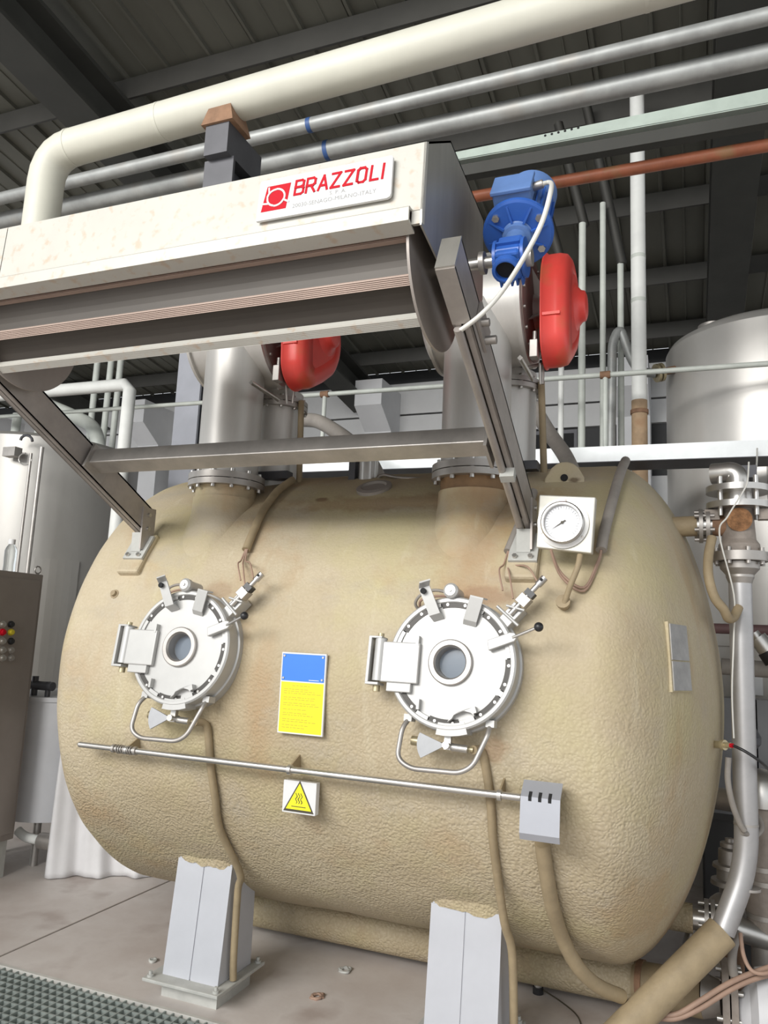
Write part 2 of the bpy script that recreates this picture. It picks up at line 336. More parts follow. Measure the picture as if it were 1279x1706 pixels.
# ---- floor grating
gr = empty('floor_grating', ((GX0 + GX1) / 2, GY1, 0), 'grey-green steel grating set in the floor at bottom left', 'grating')
fr = MB()
for a in ((GX0, GX1, GY1 - .018, GY1), (GX0, GX1, GY0, GY0 + .018), (GX0, GX0 + .018, GY0 + .018, GY1 - .018), (GX1 - .018, GX1, GY0 + .018, GY1 - .018)): fr.box(*a, -0.05, 0.006)
fr.build('frame', M_grateframe, gr)
bar = None
nx = 66; ny = 33
for i in range(1, nx):
    x = GX0 + (GX1 - GX0) * i / nx
    if bar is None: bar = MB().box(x - .003, x + .003, GY0 + .018, GY1 - .018, -0.036, 0.002).build('bearing_bar', M_grate, gr); bx0 = x
    else:
        c = bar.copy(); COL.objects.link(c); c.location.x = bar.location.x + x - bx0
bar = None
for i in range(1, ny):
    y = GY0 + (GY1 - GY0) * i / ny
    if bar is None: bar = MB().box(GX0 + .018, GX1 - .018, y - .004, y + .004, -0.034, 0.0).build('cross_bar', M_grate, gr); by0 = y
    else:
        c = bar.copy(); COL.objects.link(c); c.location.y = bar.location.y + y - by0
# ---- roof: sheets run along Y and fall away from the viewer
RZ = lambda y: 7.04 - 0.117 * y
ceil = tag(MB().hexa([(-16, -6, RZ(-6) + .12), (12, -6, RZ(-6) + .12), (12, 11.2, RZ(11.2) + .12), (-16, 11.2, RZ(11.2) + .12), (-16, -6, RZ(-6) + .16), (12, -6, RZ(-6) + .16), (12, 11.2, RZ(11.2) + .16), (-16, 11.2, RZ(11.2) + .16)]).build('ceiling', M_roof), kind='structure')
pw = 0.9; base = None
for i in range(31):
    x0 = -16 + i * pw
    if base is None:
        m = MB(); prof = []
        for k in range(2):
            a = x0 + k * .45
            prof += [(a, 0), (a + .012, .0), (a + .02, -.035), (a + .045, -.035), (a + .053, 0), (a + .24, 0.0), (a + .245, -.010), (a + .255, -.010), (a + .26, 0)]
        prof.append((x0 + pw - .006, 0))
        n = len(prof)
        m.add([(x, -6, RZ(-6) + .08 + z) for x, z in prof] + [(x, 11.15, RZ(11.15) + .08 + z) for x, z in prof], [(j, j + 1, n + j + 1, n + j) for j in range(n - 1)])
        base = m.build('roof_panel', M_roof, ceil)
    else:
        c = base.copy(); COL.objects.link(c); c.location.x = base.location.x + i * pw
for k, y in enumerate([-3.8, -2.3, -.8, .7, 2.2, 3.55, 5.0, 6.4, 7.75, 9.1, 10.4]):
    z = RZ(y)
    MB().prism([(y - .09, z - .17), (y - .07, z - .17), (y - .07, z - .02), (y + .09, z - .02), (y + .09, z + .035), (y - .09, z + .035)], FX, -16, 12).build('purlin', M_purlin, ceil)
for x in (-10.2, -4.85, .42, 5.8):
    m = MB()
    for (w, d0, d1) in ((.19, -.62, -.58), (.015, -.58, -.22), (.19, -.22, -.18)):
        m.hexa([(x - w, -6, RZ(-6) + d0), (x + w, -6, RZ(-6) + d0), (x + w, 11, RZ(11) + d0), (x - w, 11, RZ(11) + d0), (x - w, -6, RZ(-6) + d1), (x + w, -6, RZ(-6) + d1), (x + w, 11, RZ(11) + d1), (x - w, 11, RZ(11) + d1)])
    m.build('rafter', M_rafter, ceil)
# ---- back wall
wall = tag(MB().box(-16, 12, 11.2, 11.4, 0, RZ(11.2) + .1).build('wall_back', M_walld), kind='structure')
for i in range(15):
    x0 = -15.6 + i * 1.85
    for (z0, z1) in ((4.72, 5.06), (5.09, 5.60)):
        MB().box(x0, x0 + 1.83, 11.12, 11.2, z0, z1).build('wall_panel', M_wallw, wall)
    MB().box(x0, x0 + 1.83, 11.12, 11.2, 0, 3.95).build('wall_panel', M_wallw, wall)
for x in (-12.5, -8.9, -4.5, -.7, 4.0):
    MB().box(x - .22, x + .22, 10.75, 11.12, 0, 4.72).build('pillar', M_pillar, wall)
    MB().hexa([(x - .22, 10.75, 4.72), (x + .22, 10.75, 4.72), (x + .22, 11.12, 4.72), (x - .22, 11.12, 4.72), (x - .22, 10.3, 5.02), (x + .22, 10.3, 5.02), (x + .22, 11.12, 5.02), (x - .22, 11.12, 5.02)]).box(x - .22, x + .22, 10.3, 11.12, 5.02, 5.42).build('corbel', M_pillar, wall)
for i, x in enumerate((-13.6, -10.4, -6.9, -2.8, 1.7, 5.6)):
    w = tag(MB().box(x - 1.3, x + 1.3, 11.1, 11.19, 4.0, 4.68).build('window_%d' % (i + 1), M_darksteel), kind='structure')
    for k in range(3): MB().box(x - 1.25 + k * .85, x - .45 + k * .85, 11.08, 11.1, 4.06, 4.62).build('pane', M_dark, w)
# ---- blue-grey steel column on the left
cx = OY(318, 700, 7.0).x
c = empty('steel_column', (cx, 7, 0), 'tall blue-grey steel column behind the left neck pipe', 'column')
MB().box(cx - .16, cx + .16, 6.9, 6.93, 0, 6.1).build('flange', M_col, c)
MB().box(cx - .16, cx + .16, 7.21, 7.24, 0, 6.1).build('flange', M_col, c)
MB().box(cx - .012, cx + .012, 6.93, 7.21, 0, 6.1).build('web', M_darksteel, c)
MB().box(cx - .22, cx + .22, 6.84, 7.3, 0, .03).build('base_plate', M_darksteel, c)
# ================================================================== OVERHEAD PIPES
def hpipe(name, l, r, y, rad, mat, x0, x1, label, cat='pipe', group=None, seg=20):
    a = OY(*l, y); b = OY(*r, y); d = (b - a) / (b.x - a.x)
    A = a + d * (x0 - a.x); B = a + d * (x1 - a.x)
    o = MB().cyl(A, B, rad, seg=seg).build(name, mat)
    return tag(o, label, cat, group), A, d
# big cream lagged pipe with elbow
YL = 2.08
a = OY(130, 243, YL); b = OY(1000, -2, YL); d = (b - a) / (b.x - a.x)
xe = OY(77, 300, YL).x
top = a + d * (xe - a.x); far = a + d * (3.2 - a.x)
lag = empty('lagged_pipe', (xe, YL, 3.0), 'thick cream lagged pipe with an elbow dropping behind the hood', 'pipe')
zb = 3.075
MB().tube(bend([(xe, YL, zb), tuple(top), tuple(far)], .13, 5), .068, 28).build('lagging', M_lag, lag)
for t in (.55, 2.25):
    p = top + (far - top) * (t / (3.2 - xe)) ; MB().cyl(p - d * .006, p + d * .006, .0692, seg=28).build('lagging_seam', M_lag, lag)
g = top + (far - top).normalized() * .12
MB().cyl(g - d * .006, g + d * .006, .0696, seg=28).build('lagging_seam', M_lag, lag)
# post that carries it
px0 = OY(372, 250, YL).x; zt = (a + d * (px0 - a.x)).z - .068
po = empty('pipe_post', (px0, YL + .03, 3.0), 'black steel I-section post with rusty saddle carrying the cream pipe', 'post')
MB().box(px0 - .06, px0 + .06, YL - .02, YL - .008, 3.0, zt - .16).box(px0 - .06, px0 + .06, YL + .11, YL + .122, 3.0, zt - .16).box(px0 - .006, px0 + .006, YL - .008, YL + .11, 3.0, zt - .16).build('post', M_darksteel, po)
MB().box(px0 - .045, px0 + .05, YL - .05, YL + .17, zt - .16, zt - .045).build('beam_stub', M_darksteel, po)
MB().hexa([(px0 - .06, YL - .06, zt - .045), (px0 + .07, YL - .06, zt - .045), (px0 + .07, YL + .06, zt - .045), (px0 - .06, YL + .06, zt - .045), (px0 - .04, YL - .05, zt + .025), (px0 + .05, YL - .05, zt + .025), (px0 + .05, YL + .05, zt + .025), (px0 - .04, YL + .05, zt + .025)]).build('saddle', M_rust, po)
o1, A1, d1 = hpipe('overhead_pipe', (640, 179), (1279, 27), 3.15, .036, M_galv, -5.2, 3.2, 'thinner grey overhead pipe just below the cream pipe')
o2, A2, d2 = hpipe('overhead_pipe', (640, 230), (1279, 92), 3.3, .05, M_galv, -5.2, 3.2, 'thicker silver overhead pipe just above the pale green beam')
M_tape = material('blue_tape', (0.04, 0.10, 0.28), 0.5)
def band(A, d, x, rad, parent):
    p = A + d * (x - A.x); MB().cyl(p - d * .012, p + d * .012, rad + .0015, seg=20).build('tape_band', M_tape, parent)
for px in (400, 517): band(A1, d1, OY(px, 228 if px < 450 else 200, 3.15).x, .036, o1)
for px in (414, 546): band(A2, d2, OY(px, 275 if px < 450 else 250, 3.3).x, .05, o2)
# pale green beam and the dark member under it
yb = 3.9
bl = OY(770, 251, yb); br = OY(1279, 147, yb); bl2 = OY(770, 264, yb); br2 = OY(1279, 171, yb)
def lin(p, q, x): return p.z + (q.z - p.z) * (x - p.x) / (q.x - p.x)
X0, X1 = -4.2, 3.2
gb = empty('roof_beam', (X0, yb, lin(bl2, br2, X0)), 'pale green steel beam running above the rust-red pipe', 'beam')
MB().hexa([(X0, yb, lin(bl2, br2, X0)), (X1, yb, lin(bl2, br2, X1)), (X1, yb + .008, lin(bl2, br2, X1)), (X0, yb + .008, lin(bl2, br2, X0)), (X0, yb, lin(bl, br, X0)), (X1, yb, lin(bl, br, X1)), (X1, yb + .008, lin(bl, br, X1)), (X0, yb + .008, lin(bl, br, X0))]).build('web', M_greenbeam, gb)
for zz in (bl2, br2), :
    z0 = lin(bl2, br2, X0); z1 = lin(bl2, br2, X1)
    MB().hexa([(X0, yb, z0 - .008), (X1, yb, z1 - .008), (X1, yb + .06, z1 - .008), (X0, yb + .06, z0 - .008), (X0, yb, z0), (X1, yb, z1), (X1, yb + .06, z1), (X0, yb + .06, z0)]).build('lower_flange', M_greenbeam, gb)
z0 = lin(bl2, br2, X0) - .085; z1 = lin(bl2, br2, X1) - .085
MB().hexa([(X0, yb - .01, z0 - .03), (X1, yb - .01, z1 - .03), (X1, yb + .05, z1 - .03), (X0, yb + .05, z0 - .03), (X0, yb - .01, z0 + .04), (X1, yb - .01, z1 + .04), (X1, yb + .05, z1 + .04), (X0, yb + .05, z0 + .04)]).build('lower_channel', M_rafter, gb)
hm = MB()
for k in range(6):
    p = OY(908 + k * 11, 226 - k * 2.6, yb); hm.cyl((p.x, yb - .002, p.z), (p.x, yb + .004, p.z), .007, seg=8)
hm.build('hole_row', M_dark, gb)
hpipe('overhead_pipe', (800, 326), (1279, 242), 4.2, .035, M_rustpipe, -3.0, 3.0, 'rust-red overhead pipe running behind the blue motor')
# ================================================================== BACKGROUND PLANT
# ---- handrail pipe behind the vessel
YR = 5.45
ra = OY(60, 690, YR); rb = OY(1279, 606, YR)
rl = empty('guard_rail', (-1.5, YR, 0), 'long thin grey rail pipe on posts behind the vessel', 'rail')
dr = (rb - ra) / (rb.x - ra.x)
MB().cyl(ra - dr * 1.2, rb + dr * .8, .019, seg=14).build('rail', M_palepipe, rl)
for px in (541, 1008):
    q = OY(px, 660, YR); zq = (ra + dr * (q.x - ra.x)).z
    MB().cyl((q.x, YR, 0), (q.x, YR, zq), .018, seg=12).build('post', M_palepipe, rl)
    MB().cyl((q.x - .035, YR, zq), (q.x + .035, YR, zq), .028, seg=12).build('clamp', M_rust, rl)
# ---- cable tray
YT = 5.15
tz = lambda x: 2.865 - .006 * x
ct = empty('cable_tray', (-.5, YT, 0), 'bright galvanised cable tray running behind the vessel to the right', 'cable tray')
M_tray = material('bright_galvanised', (0.82, 0.85, 0.86), 0.38, 0.25, 0.06, 6)
MB().hexa([(-3.4, YT, 2.815), (1.6, YT, 2.785), (1.6, YT + .004, 2.785), (-3.4, YT + .004, 2.815), (-3.4, YT, 2.915), (1.6, YT, 2.89), (1.6, YT + .004, 2.89), (-3.4, YT + .004, 2.915)]).build('side_rail', M_tray, ct)
MB().hexa([(-3.4, YT + .28, 2.815), (1.6, YT + .28, 2.785), (1.6, YT + .284, 2.785), (-3.4, YT + .284, 2.815), (-3.4, YT + .28, 2.915), (1.6, YT + .28, 2.89), (1.6, YT + .284, 2.89), (-3.4, YT + .284, 2.915)]).build('side_rail', M_tray, ct)
MB().hexa([(-3.4, YT, 2.81), (1.6, YT, 2.78), (1.6, YT + .284, 2.78), (-3.4, YT + .284, 2.81), (-3.4, YT, 2.815), (1.6, YT, 2.785), (1.6, YT + .284, 2.785), (-3.4, YT + .284, 2.815)]).build('tray_floor', M_darksteel, ct)  # dark steel colour puts the shadowed underside into the galvanised tray
for x in (-3.2, 1.45):
    MB().box(x - .03, x + .03, YT + .1, YT + .16, 0, 2.80).build('support_post', M_darksteel, ct)
# ---- upright pipes behind
def vpipe(px, py, y, rad, z0, z1, mat, label, group=None, name='upright_pipe', seg=14):
    x = OY(px, py, y).x
    o = MB().cyl((x, y, z0), (x, y, z1), rad, seg=seg).build(name, mat); tag(o, label, 'pipe', group); return o, x
x = OY(1063, 450, 5.9).x; zr = OY(1063, 668, 5.9).z
wp = empty('upright_pipe', (x, 5.9, 0), 'thick white upright pipe with a rusty lower end', 'pipe')
MB().cyl((x, 5.9, zr), (x, 5.9, 6.15), .056, seg=18).build('painted_length', M_whitepipe, wp)
MB().cyl((x, 5.9, 0), (x, 5.9, zr), .058, seg=18).build('rusty_length', material('peeling_rust', (0.52, 0.36, 0.22), 0.7, 0, 0.2, 9, spots=(0.30, 0.16, 0.08), spotscale=9), wp)
MB().cyl((x, 5.9, OY(1063, 690, 5.9).z), (x, 5.9, OY(1063, 690, 5.9).z + .03), .066, seg=18).build('clamp', M_rust, wp)
for yy in (432, 505): MB().cyl((x, 5.9, OY(1063, yy, 5.9).z), (x, 5.9, OY(1063, yy, 5.9).z + .03), .0575, seg=18).build('joint_band', M_palepipe, wp)
vpipe(969, 600, 5.95, .028, 0, OY(973, 372, 5.95).z, M_palepipe, 'slim pale upright pipe directly right of the red guard')
vpipe(1004, 560, 6.05, .024, 0, OY(1008, 338, 6.05).z, M_palepipe, 'slim pale upright pipe left of the bent steam pipe')
vpipe(1034, 600, 6.15, .025, 0, OY(1034, 440, 6.15).z, M_palepipe, 'slim upright pipe ending below a dark diagonal strut')
vpipe(934, 680, 5.85, .022, 0, OY(934, 612, 5.85).z, M_whitepipe, 'short white upright pipe below the red guard')
for (pa, pb, lab) in [((996, 262), (1036, 440), 'dark diagonal roof strut above a slim upright pipe'), ((945, 265), (974, 378), 'dark diagonal roof strut left of the white upright pipe'), ((910, 350), (937, 445), 'dark diagonal roof strut just above the red guard')]:
    A = OY(*pa, 6.15); B = OY(*pb, 6.15); dd = (A - B)
    tag(MB().tube([B, A + dd * .55], .04, 4).build('roof_strut', M_purlin), lab, 'strut')
# bent pipe to the right tank
bp = empty('bent_pipe', tuple(OY(1018, 740, 5.7)), 'bent grey pipe looping over into the flange of the right tank', 'pipe')
pts = [OY(1017, 760, 6.0), OY(1017, 740, 6.0), OY(1020, 570, 6.0), OY(1032, 545, 6.02), OY(1052, 600, 6.06), OY(1066, 620, 6.08), OY(1092, 622, 6.1)]
pts[0].z = 0; pts[0].x = pts[1].x; pts[0].y = pts[1].y
MB().tube(bend(pts, .09, 5), .036, 14).build('pipe', M_galv, bp)
f0 = OY(1092, 622, 6.1); f1 = OY(1112, 618, 6.14); dd = (f1 - f0).normalized()
for t in (0, .035): MB().cyl(f0 + dd * t, f0 + dd * (t + .02), .072, seg=20).build('flange', M_brass, bp)
MB().cyl(f0 + dd * .05, f0 + dd * .16, .03, seg=14).build('nipple', M_rust, bp)
# ---- right steel tank
ty = 6.5; xl = OY(1110, 700, ty).x; tr = .78; tx = xl + tr
zt = OY(1112, 602, ty).z
rt = empty('storage_tank', (tx, ty, 0), 'tall bright stainless tank standing behind at the right edge', 'tank')
MB().lathe([(tr, .0), (tr, zt)], (tx, ty, 0), (0, 0, 1), 96, True, False).build('shell', M_tanksteel, rt)
MB().slathe([(tr, zt), (tr * .97, zt + .045), (tr * .85, zt + .1), (tr * .5, zt + .17), (0.001, zt + .2)], (tx, ty, 0), (0, 0, 1), 96).build('dome', M_tanksteel, rt)
MB().cyl((tx - .42, ty - .1, zt + .08), (tx - .42, ty - .1, zt + .23), .11, seg=24).build('vent_collar', M_steeldull, rt)
MB().lathe([(tr + .003, 0), (tr + .003, .008)], (tx, ty, 1.62), (0, 0, 1), 96).build('seam_band', M_steeldull, rt)
MB().lathe([(tr + .003, 0), (tr + .003, .008)], (tx, ty, 3.02), (0, 0, 1), 96).build('seam_band', M_steeldull, rt)
for a in (1.15, 1.42, 1.75):
    vx = tx - tr * math.cos(a) ; vy = ty - tr * math.sin(a)
    MB().cyl((vx, vy, .05), (vx, vy, 3.0), .006, seg=6).build('upright_seam', M_steeldull, rt)
MB().box(tx - .02, tx + .03, ty - tr - .03, ty - tr + .02, zt - .35, zt - .15).build('lifting_tab', M_steel, rt)
# ---- left steel tank
ly = 5.7; xr = OY(196, 765, ly).x; lr = .85; lx = xr - lr
zl = OY(130, 742, ly - .3).z
lt = empty('storage_tank', (lx, ly, 0), 'wide stainless tank with sampling tube at the left edge', 'tank')
MB().lathe([(lr, .25), (lr, zl)], (lx, ly, 0), (0, 0, 1), 96, True, False).build('shell', M_tankdull, lt)
MB().slathe([(lr, zl), (lr * .93, zl + .04), (lr * .6, zl + .1), (0.001, zl + .12)], (lx, ly, 0), (0, 0, 1), 96).build('dome', M_tankdull, lt)
for k in range(3):
    a = k * 2.094 + .5; MB().cyl((lx + .6 * math.cos(a), ly + .6 * math.sin(a), 0), (lx + .6 * math.cos(a), ly + .6 * math.sin(a), .3), .06, seg=12).build('foot', M_steeldull, lt)
fyl = ly - lr * .93
A = OY(52, 755, fyl - .12); B = OY(40, 960, fyl - .12)
MB().cyl((A.x, A.y, B.z - 1.0), tuple(A), .012, seg=10).build('sight_tube', M_steeldull, lt)
A = OY(70, 745, fyl - .1)
MB().cyl((A.x, A.y, B.z - 1.2), tuple(A), .018, seg=10).build('level_pipe', M_steeldull, lt)
p = OY(19, 753, fyl - .06); MB().box(p.x - .07, p.x + .07, p.y - .03, p.y + .05, p.z - .04, p.z + .04).build('name_tab', M_steeldull, lt)
pts = [OY(44 + 10 * math.cos(t), 735 + 10 * math.sin(t) * 1.0, fyl - .05) for t in [3.3 + k * .5 for k in range(7)]]
MB().tube(pts, .012, 8).build('grab_loop', M_darksteel, lt)
pts = [OY(42 + 11 * math.cos(t), 765 + 10 * math.sin(t), fyl - .12) for t in [k * .6 for k in range(9)]]
MB().tube(pts, .005, 6).build('wire_coil', M_steel, lt)
def tank_pt(px, py, off):   # point on the left tank's curved front
    r = ray(px, py); A_ = r.x ** 2 + r.y ** 2; B_ = 2 * (r.x * (CAM.x - lx) + r.y * (CAM.y - ly)); C2 = (CAM.x - lx) ** 2 + (CAM.y - ly) ** 2 - (lr + off) ** 2
    return CAM + r * ((-B_ - math.sqrt(max(0, B_ * B_ - 4 * A_ * C2))) / (2 * A_))
pa = tank_pt(0, 930, 0); pb = tank_pt(131, 935, 0); zlo = tank_pt(60, 1165, 0).z
a0 = math.atan2(pa.y - ly, pa.x - lx) - .4; a1 = math.atan2(pb.y - ly, pb.x - lx)
m = MB()
for k in range(16):
    t0 = a0 + (a1 - a0) * k / 16; t1 = a0 + (a1 - a0) * (k + 1) / 16
    P_ = lambda t, rr, z: (lx + rr * math.cos(t), ly + rr * math.sin(t), z)
    m.hexa([P_(t0, lr, zlo), P_(t1, lr, zlo), P_(t1, lr + .018, zlo), P_(t0, lr + .018, zlo), P_(t0, lr, pb.z), P_(t1, lr, pb.z), P_(t1, lr + .018, pb.z), P_(t0, lr + .018, pb.z)])
m.build('clad_panel', M_tankdull, lt)
# ---- white pipes upper left
zt_ = lambda px, py, y: OY(px, py, y)
A = OY(45, 641, 5.15); B = OY(217, 640, 5.15); C_ = OY(180, 900, 5.15)
zz = B.z; vx = (B.x + C_.x) / 2
wpp = tag(MB().tube([(A.x - .9, 5.15, zz + .02), (vx - .02, 5.15, zz), (vx + .035, 5.15, zz - .05), (vx + .035, 5.15, .9)], .055, 16).build('elbow_pipe', M_whitepipe), 'white pipe with a square elbow above the left tank', 'pipe')
for (px, py, lab) in ((154, 680, 'leftmost of three pale upright pipes behind the white elbow'), (177, 680, 'middle one of three pale upright pipes behind the white elbow'), (193, 680, 'rightmost of three pale upright pipes behind the white elbow')):
    vpipe(px, py, 6.9, .036, 0, 6.1, M_palepipe, lab, 'pale upright pipes at left')
vpipe(72, 650, 6.85, .045, 0, 6.1, M_palepipe, 'pale upright pipe rising above the left tank at far left')
pts = [OY(40, 655, 5.9), OY(72, 672, 5.9), OY(120, 692, 5.9), OY(160, 712, 5.9), OY(166, 760, 5.9)]
tag(MB().tube(bend(pts, .3, 6), .07, 16).build('bent_pipe', M_palepipe), 'fat grey-green pipe bending down into the left tank', 'pipe')
vpipe(26, 715, 5.7, .045, zl - .05, OY(26, 690, 5.7).z, M_palepipe, 'short pale pipe stub on top of the left tank')
# ---- white vat, lower left
vy = 4.42; vx0 = -4.19; vr = .38
v0 = OY(85, 1380, vy - vr).z; v1 = OY(85, 1172, vy - vr).z
vt = empty('round_vat', (vx0, vy, 0), 'pale round vat on feet between control cabinet and white cloth', 'vat')
MB().lathe([(vr * .1, v0 - .06), (vr, v0), (vr, v1), (vr + .012, v1), (vr + .012, v1 + .03), (vr * .2, v1 + .035)], (vx0, vy, 0), (0, 0, 1), 64).build('body', M_vat, vt)
for k in range(4):
    a = .5 + k * 1.5708; MB().cyl((vx0 + .30 * math.cos(a), vy + .30 * math.sin(a), 0), (vx0 + .30 * math.cos(a), vy + .30 * math.sin(a), v0 + .01), .025, seg=10).build('foot', M_steeldull, vt)
A = OY(30, 1384, vy - .35); B = OY(45, 1395, vy - .35); C_ = OY(78, 1402, vy - .35)
MB().tube([A, B, C_], .03, 10, True, 4).build('drain_pipe', M_whitepipe, vt)
MB().cyl(C_ + Vector((-.05, 0, 0)), C_ + Vector((.06, 0, 0)), .05, seg=16).build('drain_valve', M_steeldull, vt)
p = OY(68, 1152, vy - .3)
MB().cyl((p.x - .06, p.y, v1 + .03), (p.x - .06, p.y, v1 + .16), .022, seg=10).cyl((p.x + .06, p.y, v1 + .03), (p.x + .06, p.y, v1 + .13), .018, seg=10).cyl((p.x - .1, p.y, v1 + .1), (p.x + .1, p.y, v1 + .1), .03, seg=12).build('inlet_valve', M_darksteel, vt)
# ---- control cabinet (face toward +X)
cxf = -4.0
t1 = OX(75, 958, cxf); b1 = OX(20, 1398, cxf)
cab = empty('control_cabinet', (cxf - .25, t1.y - .6, 0), 'brown-grey steel control cabinet with push buttons at left edge', 'cabinet')
yk = (t1.y + b1.y) / 2
MB().box(cxf - .5, cxf, yk - 1.25, yk, b1.z, t1.z).build('body', M_cab, cab, bevel=.006)
MB().box(cxf - .47, cxf - .02, yk - 1.2, yk - .03, 0, b1.z).build('plinth', M_legdull, cab)
MB().box(cxf, cxf + .012, yk - 1.23, yk - .03, b1.z + .04, t1.z - .04).build('door', M_cab, cab, bevel=.003)
bcol = [(M_steel, M_black), (M_signred, M_printyel), (M_steel, M_black), (M_steel, M_steeldull), (M_steel, M_steeldull)]
for r_, (py) in enumerate((1040, 1053, 1068, 1083, 1096)):
    for c_, px in enumerate((1, 15)):
        p = OX(px, py, cxf)
        MB().lathe([(.022, 0), (.022, .008), (.016, .009), (.015, .022), (.001, .023)], (cxf + .012, p.y, p.z), (1, 0, 0), 12).build('push_button', bcol[r_][c_ % 2], cab)
p = OX(63, 951, cxf - .1)
MB().tube([(p.x, p.y + .025 * math.cos(k * .628), t1.z + .035 + .025 * math.sin(k * .628)) for k in range(11)], .005, 8).build('lifting_eye', M_steeldull, cab)
# bottle on top of the cabinet
p = OX(15, 945, cxf - .12)
bo = empty('plastic_bottle', (p.x, p.y, t1.z), 'clear plastic bottle with white cap on top of the cabinet', 'bottle')
MB().slathe([(.001, 0), (.036, .001), (.038, .01), (.036, .05), (.038, .09), (.038, .14), (.03, .165), (.018, .18), (.018, .186)], (p.x, p.y, t1.z), (0, 0, 1), 24).build('body', M_clear, bo)
MB().cyl((p.x, p.y, t1.z + .182), (p.x, p.y, t1.z + .215), .021, seg=18).build('cap', M_signw, bo)
# ---- white cloth hanging to the floor
A = Vector((-3.83, 4.06)); B = Vector((-3.25, 4.42)); m = MB(); NU, NV = 50, 26; vs = []
for j in range(NV + 1):
    t = j / NV
    for i in range(NU + 1):
        s = i / NU; fold = math.sin(s * 17 + .8 * math.sin(t * 3)) * .03 * (1 - .55 * t) + math.sin(s * 41 + t * 2) * .008
        q = A + (B - A) * (s * (1 - .12 * t) + .02 * t); nrm = Vector((.53, -.85))
        q = q + nrm * (fold + .06 * (1 - t) ** 2 + .02)
        vs.append((q.x, q.y, .006 + t * (.98 - .12 * s) ))
m.add(vs, [(j * (NU + 1) + i, j * (NU + 1) + i + 1, (j + 1) * (NU + 1) + i + 1, (j + 1) * (NU + 1) + i) for j in range(NV) for i in range(NU)], True)
cl = m.build('draped_cloth', M_cloth); sd = cl.modifiers.new('thick', 'SOLIDIFY'); sd.thickness = .006
tag(cl, 'white cloth hanging in folds to the floor left of the vessel', 'cloth')
# ================================================================== PRESSURE VESSEL
TY, TZ, TR = 3.892, 1.348, 1.104
XR, DR, NR = -0.32, 0.45, 1.8
XL_, DL, NL = -2.65, 0.40, 1.7
def on(x, deg, off=0.0):
    a = math.radians(deg); return Vector((x, TY - (TR + off) * math.cos(a), TZ + (TR + off) * math.sin(a)))
def tframe(x, deg, off=0.0):
    a = math.radians(deg); return frame(on(x, deg, off), (1, 0, 0), (0, math.sin(a), math.cos(a)), (0, -math.cos(a), math.sin(a)))
def head_r(x):
    if x > XR: t = min(1, (x - XR) / DR); return TR * max(0, 1 - t ** NR) ** (1 / NR)
    if x < XL_: t = min(1, (XL_ - x) / DL); return TR * max(0, 1 - t ** NL) ** (1 / NL)
    return TR
ves = empty('pressure_vessel', (-1.45, TY, 0), 'large horizontal tan foam-covered pressure vessel on pale legs', 'vessel')
prof = []
for i in range(25):
    t = math.sin((1 - i / 24) * math.pi / 2); prof.append((XL_ - DL * t))
for i in range(1, 90): prof.append(XL_ + (XR - XL_) * i / 90)
for i in range(25):
    t = math.sin(i / 24 * math.pi / 2); prof.append(XR + DR * t)
SEG = 200; vs = []
for x in prof:
    r = max(head_r(x), .002)
    for k in range(SEG):
        a = 6.283185 * k / SEG; p = Vector((x, TY - r * math.cos(a), TZ + r * math.sin(a)))
        dn = noise.noise(p * 2.3) * .010 + noise.noise(p * 7) * .004
        nrm = Vector((0, -math.cos(a), math.sin(a))); vs.append(p + nrm * dn * min(1, r))
n = len(prof)
MB().add(vs, [(i * SEG + k, i * SEG + (k + 1) % SEG, (i + 1) * SEG + (k + 1) % SEG, (i + 1) * SEG + k) for i in range(n - 1) for k in range(SEG)], True).build('shell', MF, ves)
